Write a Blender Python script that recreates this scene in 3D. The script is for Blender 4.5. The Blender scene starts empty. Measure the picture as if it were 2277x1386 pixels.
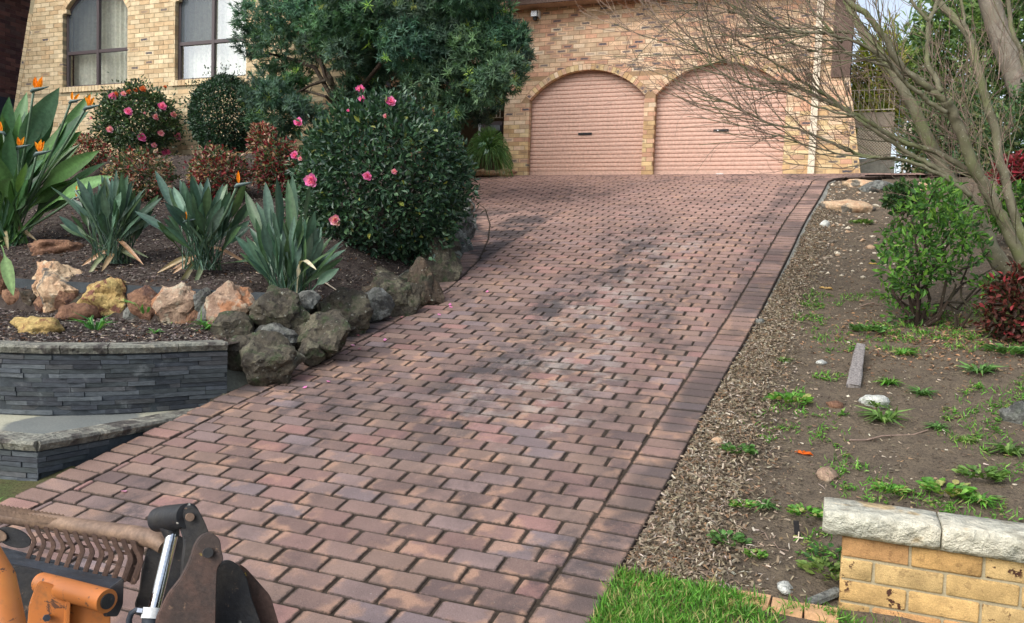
import bpy, bmesh, math, random
import numpy as np
from mathutils import Vector, Matrix, noise as mnoise
rng = np.random.default_rng(7); random.seed(7)
S = bpy.context.scene; COL = S.collection
# ------------------------------------------------------------------ camera, world, sun
F, YAW, PIT, ROL, PW, PH = 1796.35, 0.38209, 0.0633, -0.036515, 2277.0, 1386.0
CZ = 1.9
CAM = np.array([0, 0, CZ])
_r = np.array([math.cos(YAW), math.sin(YAW), 0]); _f = np.array([-math.sin(YAW), math.cos(YAW), 0]); _u = np.array([0, 0, 1.])
_w = _f * math.cos(PIT) - _u * math.sin(PIT); _u2 = _u * math.cos(PIT) + _f * math.sin(PIT)
_R = _r * math.cos(ROL) - _u2 * math.sin(ROL); _U = _u2 * math.cos(ROL) + _r * math.sin(ROL)
cd = bpy.data.cameras.new('camera'); cam = bpy.data.objects.new('camera', cd); COL.objects.link(cam)
cd.sensor_fit = 'HORIZONTAL'; cd.sensor_width = 36; cd.lens = F / PW * 36; cd.clip_start = 0.05; cd.clip_end = 2000
cam.matrix_world = Matrix(((_R[0], _U[0], -_w[0], 0), (_R[1], _U[1], -_w[1], 0), (_R[2], _U[2], -_w[2], CZ), (0, 0, 0, 1)))
S.camera = cam
SUN_EL, SUN_AZ = math.radians(42), math.radians(205)      # azimuth measured from +Y clockwise: sun behind the camera, a little left
wd = bpy.data.worlds.new('World'); S.world = wd; wd.use_nodes = True
wn = wd.node_tree.nodes; wl = wd.node_tree.links
sk = wn.new('ShaderNodeTexSky'); sk.sky_type = 'NISHITA'; sk.sun_disc = False
sk.sun_elevation = SUN_EL; sk.sun_rotation = SUN_AZ; sk.dust_density = 3.0; sk.air_density = 1.0
hs = wn.new('ShaderNodeHueSaturation'); hs.inputs['Saturation'].default_value = 0.58; hs.inputs['Value'].default_value = 1.0
wl.new(sk.outputs[0], hs.inputs['Color']); wl.new(hs.outputs[0], wn['Background'].inputs['Color'])
wn['Background'].inputs['Strength'].default_value = 0.15
sl = bpy.data.lights.new('sun', 'SUN'); sl.energy = 1.3; sl.angle = math.radians(50); sl.color = (1, 1, .99)
so = bpy.data.objects.new('sun', sl); COL.objects.link(so)
_sd = Vector((math.sin(SUN_AZ) * math.cos(SUN_EL), math.cos(SUN_AZ) * math.cos(SUN_EL), math.sin(SUN_EL)))
so.rotation_euler = _sd.to_track_quat('Z', 'Y').to_euler(); so.location = (0, -5, 12)
S.view_settings.view_transform = 'Standard'; S.view_settings.look = 'None'; S.view_settings.exposure = 0.78; S.view_settings.gamma = 1
S.view_settings.use_curve_mapping = False
S.cycles.max_bounces = 6; S.cycles.transparent_max_bounces = 8

# ------------------------------------------------------------------ pixel of the photo -> point at a real distance
def ray(px, py): return _w + _R * ((px - PW / 2) / F) - _U * ((py - PH / 2) / F)
def at_y(px, py, Y): d = ray(px, py); return CAM + d * (Y / d[1])
def at_z(px, py, Z): d = ray(px, py); return CAM + d * ((Z - CZ) / d[2])
def at_d(px, py, D): return CAM + ray(px, py) * D
def mpp(P): return float((np.asarray(P) - CAM) @ _w) / F          # metres per photo pixel at P
_HY = np.array([-3, 0, 2.0, 3.0, 4.3, 5.05, 6.3, 7.1, 8., 9.9, 11.6, 12.57, 13.5, 14.6, 15.5, 40])
_HZ = np.array([-1.93, -1.87, -1.50, -1.30, -1.02, -.865, -.575, -.36, -.10, .44, .89, 1.15, 1.39, 1.62, 1.745, 1.75]) + CZ
_gy = np.linspace(-3, 40, 2151); _gz = np.interp(_gy, _HY, _HZ); _k = np.hanning(31); _k /= _k.sum()
_gz2 = np.convolve(np.pad(_gz, 15, mode='edge'), _k, 'valid')
def h(y): return np.interp(y, _gy, _gz2)
def slope(y): return (h(y + .03) - h(y - .03)) / .06
def at_g(px, py, fn):                                              # first hit of a ground function fn(x, y)
    d = ray(px, py); t = np.arange(1.2, 22, .01); P = CAM + t[:, None] * d
    b = P[:, 2] < np.array(fn(P[:, 0], P[:, 1])); return P[np.argmax(b)] if b.any() else P[-1]
def fbm(x, y, s=1., o=4, z=0.):
    v = 0; a = .5
    for i in range(o): v += a * mnoise.noise(Vector((x * s, y * s, z + i * 7.3))); s *= 2.1; a *= .5
    return v

# ------------------------------------------------------------------ terrain functions
_XRY = [-3, 2.7, 4, 5.1, 6, 7, 9, 10.7, 12.46, 13.67, 14.1, 14.5, 15.5]; _XRX = [-1.03, -1.015, -.966, -.938, -.895, -.834, -.72, -.64, -.52, -.46, -.36, 1.2, 1.2]
_XLY = [-3, 2.8, 5.4, 6.6, 7.4, 8.3, 9.2, 10, 11.06, 11.85, 12.6, 13.1, 15.5]; _XLX = [-3.72, -3.70, -3.64, -3.62, -3.63, -3.76, -4.05, -4.38, -4.93, -5.5, -6.3, -7.6, -7.6]
def XR(y): return np.interp(y, _XRY, _XRX)
def XL(y): return np.interp(y, _XLY, _XLX)
def right_ground(x, y):
    drop = np.interp(y, [0, 3.2, 5.2, 6.5, 9, 12, 13.8, 14.6, 16], [.05, .025, .025, .04, .07, .07, .05, .05, .05])
    e = np.clip((np.asarray(x) - XR(y) - .24) / .5, 0, 1)
    return h(y) - drop - .03 * e + .05 * np.maximum(np.asarray(x) - .5, 0)
SLAB_Z = .815
_SW = np.array([(-3.90, 4.44), (-4.03, 4.262), (-4.15, 4.03), (-4.30, 3.843), (-4.45, 3.70), (-4.6, 3.594), (-4.855, 3.482), (-5.2, 3.41), (-5.8, 3.37), (-7.2, 3.37)])
def left_ground(x, y):
    x = np.asarray(x, float); y = np.asarray(y, float)
    low = 1.20 + .06 * np.clip(y - 4.0, 0, 2)
    up = np.interp(y, [5.1, 5.35, 7, 9.4, 9.9, 11.8, 30], [1.2, 1.60, 2.05, 2.95, 3.35, 3.5, 3.5])
    edge = h(y) + .04 + .72 * np.maximum(XL(y) - .36 - x, 0)
    g = np.where(y < 5.2, low, up)
    g = np.minimum(g, np.where(y > 4.7, edge, 9))
    return g

# ------------------------------------------------------------------ colours and node materials
def lin(c): return tuple(((v / 255) / 12.92 if v <= 10.31 else ((v / 255 + .055) / 1.055) ** 2.4) for v in c)
def C(r, g, b, a=1.): return lin((r, g, b)) + (a,)
class NT:
    def __init__(s, name):
        s.m = bpy.data.materials.new(name); s.m.use_nodes = True; s.t = s.m.node_tree; s.p = s.t.nodes['Principled BSDF']; s._pos = None
    def n(s, ty, **kw):
        o = s.t.nodes.new('ShaderNode' + ty)
        for k, v in kw.items():
            if hasattr(o, k): setattr(o, k, v)
            else: s.set(o.inputs[k.replace('_', ' ')], v)
        return o
    def set(s, i, v):
        if isinstance(v, bpy.types.NodeSocket): s.t.links.new(v, i)
        else: i.default_value = (v, v, v, 1.) if i.type == 'RGBA' and not hasattr(v, '__len__') else v
    def pos(s):
        if not s._pos: s._pos = s.n('NewGeometry').outputs['Position']
        return s._pos
    def loc(s): return s.n('TexCoord').outputs['Object']
    def noise(s, scale, detail=3, rough=.55, vec=None, stretch=None, dist=0.):
        v = vec if vec is not None else s.pos()
        if stretch: v = s.n('Mapping', Scale=stretch, Vector=v).outputs[0]
        return s.n('TexNoise', Vector=v, Scale=scale, Detail=detail, Roughness=rough, Distortion=dist).outputs['Fac']
    def voro(s, scale, feature='F1', vec=None, out='Distance'):
        o = s.n('TexVoronoi', Scale=scale, Vector=vec if vec is not None else s.pos()); o.feature = feature; return o.outputs[out]
    def rng(s, v, a, b, c=0., d=1., smooth=True):
        o = s.n('MapRange'); o.interpolation_type = 'SMOOTHSTEP' if smooth else 'LINEAR'
        s.set(o.inputs['Value'], v)
        for k, x in zip(('From Min', 'From Max', 'To Min', 'To Max'), (a, b, c, d)): o.inputs[k].default_value = x
        return o.outputs[0]
    def math(s, op, a, b=0.):
        o = s.n('Math'); o.operation = op; s.set(o.inputs[0], a); s.set(o.inputs[1], b); return o.outputs[0]
    def mix(s, f, a, b, mode='MIX'):
        o = s.n('MixRGB'); o.blend_type = mode; s.set(o.inputs[0], f); s.set(o.inputs[1], a); s.set(o.inputs[2], b); return o.outputs[0]
    def attr(s, name='tint', out='Color'): return s.n('Attribute', attribute_name=name).outputs[out]
    def mul(s, c, v): return s.mix(1., c, v, 'MULTIPLY')
    def bump(s, hgt, strength=.3, dist=.01):
        s.set(s.p.inputs['Normal'], s.n('Bump', Strength=strength, Distance=dist, Height=hgt).outputs[0])
    def done(s, col, rough=.8, metal=0., spec=.3):
        s.set(s.p.inputs['Base Color'], col); s.set(s.p.inputs['Roughness'], rough); s.p.inputs['Metallic'].default_value = metal
        s.set(s.p.inputs['Specular IOR Level'], spec); return s.m
def simple(name, c, rough=.7, metal=0., var=.25, scale=25, bump=.15, spec=.3, stretch=None, c2=None):
    t = NT(name); n = t.noise(scale, 5, .6, stretch=stretch)
    col = t.mix(t.rng(n, .35, .65), c, c2 if c2 else tuple(v * (1 - var) for v in c[:3]) + (1,))
    col = t.mul(col, t.rng(t.noise(scale * 7, 2), .2, .8, .82, 1.12))
    if bump: t.bump(t.noise(scale * 4, 4), bump, .01)
    return t.done(col, rough, metal, spec)
def leafmat(name, rough=.42, trans=.25, spec=.4):
    t = NT(name); c = t.attr('tint')
    c = t.mul(c, t.rng(t.noise(30, 2), .25, .75, .8, 1.2)); m = t.done(c, rough, 0, spec)
    tr = t.n('BsdfTranslucent', Color=t.mix(1., c, (1.3, 1.35, .7, 1), 'MULTIPLY')); mx = t.n('MixShader')
    mx.inputs[0].default_value = trans; t.t.links.new(t.p.outputs[0], mx.inputs[1]); t.t.links.new(tr.outputs[0], mx.inputs[2])
    t.t.links.new(mx.outputs[0], t.t.nodes['Material Output'].inputs[0]); return m
def brickmat(name, obj_color, rough=.85, grit=1.):
    t = NT(name)
    if obj_color:
        oi = t.n('ObjectInfo'); c = oi.outputs['Color']; a = oi.outputs['Alpha']
    else: c = t.attr('tint'); a = t.attr('tint', 'Alpha')
    q = t.n('SeparateXYZ', Vector=t.attr('q', 'Vector'))
    ed = t.math('MAXIMUM', t.math('POWER', t.math('ABSOLUTE', q.outputs[0]), 2.5), t.math('POWER', t.math('ABSOLUTE', q.outputs[2]), 1.6))
    nn = t.noise(26, 4, .65, stretch=(1, 1, 1.6))
    k = t.rng(t.math('ADD', t.math('MULTIPLY', ed, .8), t.math('MULTIPLY', nn, .9)), .55, .95, 1, 0)
    dark = t.math('MULTIPLY', k, a)
    c = t.mul(c, t.rng(t.noise(9, 3), .3, .7, .86, 1.1)); c = t.mul(c, t.rng(t.noise(150, 3), .25, .75, 1 - .2 * grit, 1 + .15 * grit))
    c = t.mix(dark, c, C(78, 77, 84))
    sp = t.rng(t.noise(60, 2, .5), .70, .74); c = t.mix(t.math('MULTIPLY', sp, .6), c, C(95, 62, 45))
    t.bump(t.noise(120, 4, .7), .35 * grit, .006); return t.done(c, rough, 0, .2)
def pavermat(name, obj_color):
    t = NT(name)
    c = t.n('ObjectInfo').outputs['Color'] if obj_color else t.attr('tint')
    P = t.n('SeparateXYZ', Vector=t.pos()); X, Y = P.outputs[0], P.outputs[1]
    wob = t.math('MULTIPLY', t.math('SUBTRACT', t.noise(.8, 3), .5), 1.3)
    def streak(x0, w, ya, yb, yc, yd):
        d = t.math('ABSOLUTE', t.math('ADD', t.math('SUBTRACT', X, x0), wob))
        return t.math('MULTIPLY', t.rng(d, w * .15, w, 1, 0), t.math('MULTIPLY', t.rng(Y, ya, yb), t.rng(Y, yc, yd, 1, 0)))
    n33 = t.noise(3.3, 6, .7, stretch=(1, .55, .55))
    m1 = t.math('MULTIPLY', streak(-2.2, .62, 3.2, 4.8, 8.8, 11.5), t.rng(n33, .40, .58))
    edge = t.math('MULTIPLY', t.rng(X, -.98, -.86), t.rng(t.noise(1.6, 4), .40, .58))
    edge2 = t.math('MULTIPLY', t.math('MULTIPLY', t.rng(X, -3.74, -3.62, 1, 0), t.rng(t.noise(1.5, 4, .6), .40, .54)), t.math('MULTIPLY', t.rng(Y, 3.9, 4.8), t.rng(Y, 10.5, 11.5, 1, 0)))
    blot = t.math('MULTIPLY', t.math('MULTIPLY', t.rng(t.noise(1.3, 5, .65, stretch=(1, .6, .6)), .46, .66), t.rng(t.noise(6, 5, .7), .36, .62)), .85)
    dk = t.math('MAXIMUM', t.math('MAXIMUM', m1, t.math('MULTIPLY', edge, .75)), t.math('MAXIMUM', edge2, blot))
    qa = t.n('SeparateXYZ', Vector=t.attr('q', 'Vector')); qe = t.math('POWER', t.math('ABSOLUTE', qa.outputs[0]), 2.)
    worn = t.math('MULTIPLY', t.rng(t.math('ADD', t.noise(7., 3, .5), t.math('MULTIPLY', qe, .17)), .56, .72), t.rng(t.noise(.9, 3, .6), .38, .58))
    worn2 = t.math('MULTIPLY', worn, .55)
    pale = t.math('MULTIPLY', t.math('MULTIPLY', streak(-1.85, .7, 3.5, 5, 9, 11), t.rng(t.noise(4.1, 5, .7), .48, .64)), .5)
    c = t.mul(c, t.rng(t.noise(2.4, 3), .3, .7, .88, 1.1))
    c = t.mix(worn2, c, C(184, 146, 120)); c = t.mix(pale, c, C(170, 164, 156))
    c = t.mix(t.math('MULTIPLY', dk, .82), c, C(58, 58, 61))
    c = t.mul(c, t.rng(t.noise(300, 3, .75), .25, .75, .62, 1.32))
    sp = t.rng(t.noise(140, 1), .74, .77); c = t.mix(t.math('MULTIPLY', sp, .5), c, C(190, 180, 170))
    q = t.n('SeparateXYZ', Vector=t.attr('q', 'Vector'))                       # grime lodged along each paver's rim
    ed = t.math('MAXIMUM', t.math('ABSOLUTE', q.outputs[0]), t.math('ABSOLUTE', q.outputs[1]))
    rim = t.rng(t.math('ADD', t.math('SUBTRACT', ed, .07), t.math('MULTIPLY', t.noise(60, 4, .7), .30)), .93, 1.07)
    c = t.mix(t.math('MULTIPLY', rim, .8), c, C(56, 50, 45))
    t.bump(t.noise(260, 3, .7), .5, .004); return t.done(c, .88, 0, .25)

# ------------------------------------------------------------------ mesh builder
class MB:
    def __init__(s): s.V = []; s.L = []; s.T = []; s.col = []; s.q = []; s.n = 0; s.hc = False; s.hq = False
    def add(s, V, faces, col=None, q=None):
        V = np.asarray(V, float); n = len(V)
        for f in faces:
            f = np.asarray(f)
            if f.ndim == 1: f = f[None]
            s.L.append((f + s.n).ravel()); s.T.append(np.full(len(f), f.shape[1]))
        s.V.append(V)
        if col is not None: s.hc = True
        c = np.ones((n, 4)) if col is None else np.broadcast_to(np.asarray(col, float), (n, 4)); s.col.append(c)
        if q is not None: s.hq = True
        s.q.append(np.zeros((n, 3)) if q is None else np.asarray(q, float)); s.n += n; return s
    def mesh(s, name, mat, off=None, smooth=False):
        me = bpy.data.meshes.new(name)
        V = np.concatenate(s.V) if s.V else np.zeros((0, 3))
        if off is not None: V = V - np.asarray(off)
        L = np.concatenate(s.L).astype(np.int32) if s.L else np.zeros(0, np.int32); T = np.concatenate(s.T).astype(np.int32) if s.T else np.zeros(0, np.int32)
        me.vertices.add(len(V)); me.vertices.foreach_set('co', V.astype(np.float32).ravel())
        me.loops.add(len(L)); me.loops.foreach_set('vertex_index', L)
        me.polygons.add(len(T)); st = np.concatenate([[0], np.cumsum(T)[:-1]]).astype(np.int32) if len(T) else T
        me.polygons.foreach_set('loop_start', st)
        me.update(calc_edges=True)
        if s.hc: a = me.color_attributes.new('tint', 'FLOAT_COLOR', 'POINT'); a.data.foreach_set('color', np.concatenate(s.col).astype(np.float32).ravel())
        if s.hq: a = me.attributes.new('q', 'FLOAT_VECTOR', 'POINT'); a.data.foreach_set('vector', np.concatenate(s.q).astype(np.float32).ravel())
        me.polygons.foreach_set('use_smooth', np.full(len(T), bool(smooth)))
        if mat: me.materials.append(mat)
        me.validate(); return me
ORG = {}
def link(name, me, parent=None, org=None):
    o = bpy.data.objects.new(name, me); COL.objects.link(o)
    if parent is not None: o.parent = parent; ORG[o] = ORG[parent]
    else: ORG[o] = np.zeros(3) if org is None else np.asarray(org, float); o.location = ORG[o]
    return o
def build(name, mb, mat, parent=None, org=None, smooth=False, kind=None, label=None):
    off = ORG[parent] if parent is not None else (np.zeros(3) if org is None else np.asarray(org, float))
    o = link(name, mb.mesh(name, mat, off, smooth), parent, org)
    if kind: o['kind'] = kind
    if label: o['label'] = label
    return o
def tag(o, label, cat=None, group=None, kind=None):
    if label: o['label'] = label
    if cat: o['category'] = cat
    if group: o['group'] = group
    if kind: o['kind'] = kind
    return o
def thing(name, loc, label, cat, group=None):
    o = bpy.data.objects.new(name, None); COL.objects.link(o); o.empty_display_size = .1; o.location = loc; ORG[o] = np.asarray(loc, float)
    return tag(o, label, cat, group)
def place(name, me, parent, M, color=None):
    o = bpy.data.objects.new(name, me); COL.objects.link(o); o.parent = parent
    o.matrix_local = Matrix.Translation(-Vector(ORG[parent])) @ M; ORG[o] = ORG[parent]
    if color is not None: o.color = color
    return o

# ------------------------------------------------------------------ shapes
BOXF = np.array([(0, 3, 2, 1), (4, 5, 6, 7), (0, 1, 5, 4), (1, 2, 6, 5), (2, 3, 7, 6), (3, 0, 4, 7)])
def box(x0, x1, y0, y1, z0, z1): return np.array([(x0, y0, z0), (x1, y0, z0), (x1, y1, z0), (x0, y1, z0), (x0, y0, z1), (x1, y0, z1), (x1, y1, z1), (x0, y1, z1)], float), [BOXF]
def bxm(mb, x0, x1, y0, y1, z0, z1, col=None): V, f = box(x0, x1, y0, y1, z0, z1); return mb.add(V, f, col)
def beam(mb, a, b, w, t, up=(0, 0, 1), col=None):                     # square bar from a to b
    a = np.asarray(a, float); b = np.asarray(b, float); d = b - a; L = np.linalg.norm(d); d /= L
    s = np.cross(d, up); s /= np.linalg.norm(s) + 1e-9; u = np.cross(s, d)
    V = [p + s * sx * w / 2 + u * sz * t / 2 for p in (a, b) for sx, sz in ((-1, -1), (1, -1), (1, 1), (-1, 1))]
    return mb.add(V, [np.array([(0, 1, 2, 3), (7, 6, 5, 4), (0, 4, 5, 1), (1, 5, 6, 2), (2, 6, 7, 3), (3, 7, 4, 0)])], col)
def tube(mb, P, rad, n=8, col=None, cap=True):
    P = np.asarray(P, float); m = len(P); rad = np.broadcast_to(np.asarray(rad, float), (m,))
    T = np.gradient(P, axis=0); T /= np.linalg.norm(T, axis=1)[:, None] + 1e-9
    ref = np.array([0, 0, 1.]) if abs(T[0, 2]) < .9 else np.array([1., 0, 0]); s = np.cross(T[0], ref); s /= np.linalg.norm(s)
    V = []; an = np.arange(n) * 2 * np.pi / n
    for i in range(m):
        s = s - T[i] * (s @ T[i]); s /= np.linalg.norm(s) + 1e-9; u = np.cross(T[i], s)
        V.append(P[i] + rad[i] * (np.cos(an)[:, None] * s + np.sin(an)[:, None] * u))
    V = np.concatenate(V); k = np.arange(n); k2 = (k + 1) % n
    Fq = np.concatenate([np.stack([i * n + k, i * n + k2, (i + 1) * n + k2, (i + 1) * n + k], 1) for i in range(m - 1)])
    fs = [Fq]
    if cap: fs += [np.arange(n)[::-1][None], (np.arange(n) + (m - 1) * n)[None]]
    return mb.add(V, fs, col)
def clip(poly, nx, nz, d):                                            # keep n.p >= d
    out = []; m = len(poly)
    for i in range(m):
        a = poly[i]; b = poly[(i + 1) % m]; da = nx * a[0] + nz * a[1] - d; db = nx * b[0] + nz * b[1] - d
        if da >= 0: out.append(a)
        if da * db < 0: t = da / (da - db); out.append((a[0] + t * (b[0] - a[0]), a[1] + t * (b[1] - a[1])))
    return out
def area(p): return abs(sum(p[i][0] * p[(i + 1) % len(p)][1] - p[(i + 1) % len(p)][0] * p[i][1] for i in range(len(p)))) / 2
def prism(mb, poly, fn, t0, t1, col=None, q=None, front=True, back=False):   # convex 2D outline -> solid; fn(u, v, depth) -> xyz
    n = len(poly); V = [fn(u, v, t0) for u, v in poly] + [fn(u, v, t1) for u, v in poly]; k = np.arange(n); k2 = (k + 1) % n
    fs = [np.stack([k2, k, k + n, k2 + n], 1), k[None]]
    if back: fs.append((k[::-1] + n)[None])
    return mb.add(V, fs, col, q)
def concave_solid(outline, fn, t0, t1, mat, name, parent):            # any simple outline extruded, via bmesh
    bm = bmesh.new(); a = [bm.verts.new(Vector(fn(u, v, t0)) - Vector(ORG[parent])) for u, v in outline]; b = [bm.verts.new(Vector(fn(u, v, t1)) - Vector(ORG[parent])) for u, v in outline]
    f = [bm.faces.new(a), bm.faces.new(b[::-1])]; n = len(a); bm.normal_update()
    for i in range(n): bm.faces.new((a[(i + 1) % n], a[i], b[i], b[(i + 1) % n]))
    bmesh.ops.triangulate(bm, faces=f); bmesh.ops.recalc_face_normals(bm, faces=bm.faces)
    for q in bm.faces: q.smooth = False
    me = bpy.data.meshes.new(name); bm.to_mesh(me); bm.free(); me.materials.append(mat); return link(name, me, parent)
_ico = {}
def ico(sub):
    if sub not in _ico:
        bm = bmesh.new(); bmesh.ops.create_icosphere(bm, subdivisions=sub, radius=1); bm.verts.ensure_lookup_table()
        _ico[sub] = (np.array([v.co[:] for v in bm.verts]), np.array([[v.index for v in f.verts] for f in bm.faces])); bm.free()
    return _ico[sub]
def rock(mb, c, size, seed, sub=3, rough=.22, flat=.0, col=None, rot=None):
    V, Fc = ico(sub); c = np.asarray(c, float); out = np.empty_like(V); R = random.Random(seed)
    planes = [(Vector((R.uniform(-1, 1), R.uniform(-1, 1), R.uniform(-.6, 1))).normalized(), R.uniform(.50, .82)) for _ in range(16)]
    for i, v in enumerate(V):
        p = Vector(v); k = 1.
        for n, d in planes:
            t = p.dot(n)
            if t > d: k = min(k, d / t * .96 + .04)
        k *= 1 + rough * (mnoise.noise(p * 1.9 + Vector((seed * 3.1, 0, 0))) + .55 * mnoise.noise(p * 4.7 + Vector((0, seed * 1.7, 0))) + .3 * mnoise.noise(p * 10 + Vector((0, 0, seed))))
        out[i] = v * k
    a = R.uniform(0, 6.28) if rot is None else rot; ca, sa = math.cos(a), math.sin(a)
    out = out @ np.array([[ca, sa, 0], [-sa, ca, 0], [0, 0, 1]])
    out = out / (np.abs(out).max(0) * .5 + np.percentile(np.abs(out), 93, axis=0) * .5) * np.asarray(size) / 2
    return mb.add(out + c, [Fc], col)
def norm(a): return a / (np.linalg.norm(a, axis=-1, keepdims=True) + 1e-9)
def leaves(mb, P, D, N, Ls, Ws, cols, kind='oval', bend=.15):
    """many leaves at once: base points P, directions D, rough normals N, lengths, widths, rgba"""
    P = np.asarray(P); n = len(P); D = norm(D); Sd = norm(np.cross(D, N)); Nn = np.cross(Sd, D); Ls = np.broadcast_to(Ls, (n,))[:, None]; Ws = np.broadcast_to(Ws, (n,))[:, None]
    if kind == 'oval':    # 6 verts: base, L, R, mid crease, tip
        rows = [(0, 0, 0), (.42, -.5, .06), (.42, 0, -.05), (.42, .5, .06), (.75, -.36, .02), (.75, .36, .02), (1, 0, -bend)]
        fs = [[(0, 2, 1), (0, 3, 2), (2, 4, 1), (2, 3, 5), (2, 5, 6), (2, 6, 4)]]
    elif kind == 'strip': # narrow 4-vert
        rows = [(0, -.3, 0), (.5, -.5, .03), (1, 0, -bend), (.5, .5, .03), (0, .3, 0)]; fs = [[(0, 4, 3), (0, 3, 1), (1, 3, 2)]]
    else:                 # quad chip
        rows = [(0, -.5, 0), (1, -.35, .0), (1, .4, bend), (0, .5, bend * .3)]; fs = [[(0, 1, 2), (0, 2, 3)]]
    k = len(rows); V = np.stack([P + D * (a * Ls) + Sd * (b * Ws) + Nn * (c * Ls) for a, b, c in rows], 1).reshape(-1, 3)
    f = np.array(fs[0])[None] + (np.arange(n) * k)[:, None, None]
    cols = np.repeat(np.broadcast_to(np.asarray(cols, float), (n, 4)), k, 0)
    return mb.add(V, [f.reshape(-1, f.shape[-1])], cols)
def rdir(n): return norm(rng.normal(size=(n, 3)))
def tints(n, pal, w=None, var=.22):
    pal = np.array([c[:3] for c in pal]); i = rng.choice(len(pal), n, p=w); c = pal[i] * (1 + rng.uniform(-var, var, (n, 1))) * (1 + rng.uniform(-.06, .06, (n, 3)))
    return np.concatenate([np.clip(c, 0, 1), np.ones((n, 1))], 1)
# ------------------------------------------------------------------ materials
M = {}
M['paver_o'] = pavermat('paver_single', True); M['paver_m'] = pavermat('paver_joined', False)
M['brick_o'] = brickmat('brick_single', True); M['brick_m'] = brickmat('brick_joined', False)
M['joint'] = simple('joint_sand', C(66, 58, 50), .95, var=.35, scale=40, spec=.1)
M['mortar'] = simple('brown_mortar', C(164, 136, 106), .95, var=.15, scale=20, spec=.1)
M['mortar_tan'] = simple('grey_mortar', C(168, 156, 128), .95, var=.15, scale=20, spec=.1)
M['door'] = simple('pink_beige_steel', C(206, 169, 150), .5, var=.05, scale=3, bump=.02, spec=.35)
M['black'] = simple('black_plastic', C(32, 31, 33), .45, var=.2)
M['chrome'] = simple('chrome', C(205, 208, 212), .16, 1.0, var=.12, scale=30, bump=.02)
M['frame'] = simple('brown_aluminium', C(78, 68, 70), .5, var=.08, spec=.4)
M['fascia'] = simple('brown_fascia', C(92, 72, 62), .6, var=.1)
M['soffit'] = simple('tan_soffit', C(186, 158, 134), .8, var=.08, scale=4)
M['cream'] = simple('cream_paint', C(222, 208, 184), .55, var=.06, scale=6)
M['white'] = simple('white_paint', C(226, 228, 226), .5, var=.08)
M['curtain'] = simple('cream_blind', C(238, 240, 224), .85, var=.05, scale=3, bump=.05)
M['screen'] = simple('fly_screen', C(92, 98, 102), .8, var=.1)
M['dark'] = simple('dark_backing', C(40, 38, 38), .9)  # for the added light-stopping sheets behind doors and windows
M['roof'] = simple('brown_tile', C(96, 70, 58), .8)
M['redbrick_m'] = M['brick_m']
M['concrete'] = simple('weathered_concrete', C(160, 158, 146), .9, var=.28, scale=5, bump=.25)
M['concrete2'] = simple('mossy_mortar', C(122, 124, 112), .95, var=.3, scale=8, bump=.4)
M['blackmortar'] = simple('dark_mortar', C(66, 72, 76), .9, var=.25, scale=12, bump=.3)
M['asphalt'] = simple('asphalt', C(72, 72, 72), .95, var=.25, scale=60)
def glassmat():
    t = NT('window_glass'); g = t.n('BsdfGlossy', Roughness=.02); g.inputs['Color'].default_value = (.9, .95, 1, 1)
    tr = t.n('BsdfTransparent'); fr = t.n('Fresnel', IOR=1.5); mx = t.n('MixShader')
    k = t.math('MINIMUM', t.math('MULTIPLY', fr.outputs[0], 5.), .6)
    t.set(mx.inputs[0], k); t.t.links.new(tr.outputs[0], mx.inputs[1]); t.t.links.new(g.outputs[0], mx.inputs[2])
    t.t.links.new(mx.outputs[0], t.t.nodes['Material Output'].inputs[0]); return t.m
M['glass'] = glassmat()
def meshscreen():
    t = NT('fly_mesh'); tr = t.n('BsdfTransparent'); mx = t.n('MixShader'); t.done(C(84, 92, 98), .8)
    mx.inputs[0].default_value = .62; t.t.links.new(tr.outputs[0], mx.inputs[1]); t.t.links.new(t.p.outputs[0], mx.inputs[2])
    t.t.links.new(mx.outputs[0], t.t.nodes['Material Output'].inputs[0]); return t.m
M['flymesh'] = meshscreen()
def soilmat(name, a, b, c, scale=9):
    t = NT(name); n = t.noise(scale, 6, .7); col = t.mix(t.rng(n, .35, .65), a, b)
    v = t.noise(70, 4, .7); col = t.mix(t.rng(v, .32, .5), t.mul(c, .9), col); col = t.mix(t.rng(t.noise(120, 3), .55, .7), col, c)
    t.bump(t.math('ADD', t.noise(45, 5, .7), t.math('MULTIPLY', v, .5)), .8, .02); return t.done(col, .98, 0, .1)
M['mulch'] = soilmat('mulch_soil', C(62, 54, 50), C(84, 76, 70), C(48, 42, 40))
M['dirt'] = soilmat('bare_dirt', C(96, 86, 74), C(114, 102, 86), C(76, 68, 60))
M['ground'] = soilmat('outer_ground', C(92, 88, 62), C(80, 92, 56), C(70, 66, 50), 2)
def slatemat():
    t = NT('black_slate'); c = t.attr('tint'); c = t.mul(c, t.rng(t.noise(22, 5, .65, stretch=(1, 1, 3)), .3, .7, .72, 1.25))
    ef = t.math('MULTIPLY', t.rng(t.noise(5, 5, .7), .56, .70), .4); c = t.mix(ef, c, C(140, 146, 146))
    t.bump(t.noise(70, 5, .7, stretch=(1, 1, 2.5)), .5, .008); return t.done(c, .7, 0, .35)
M['slate'] = slatemat()
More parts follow.
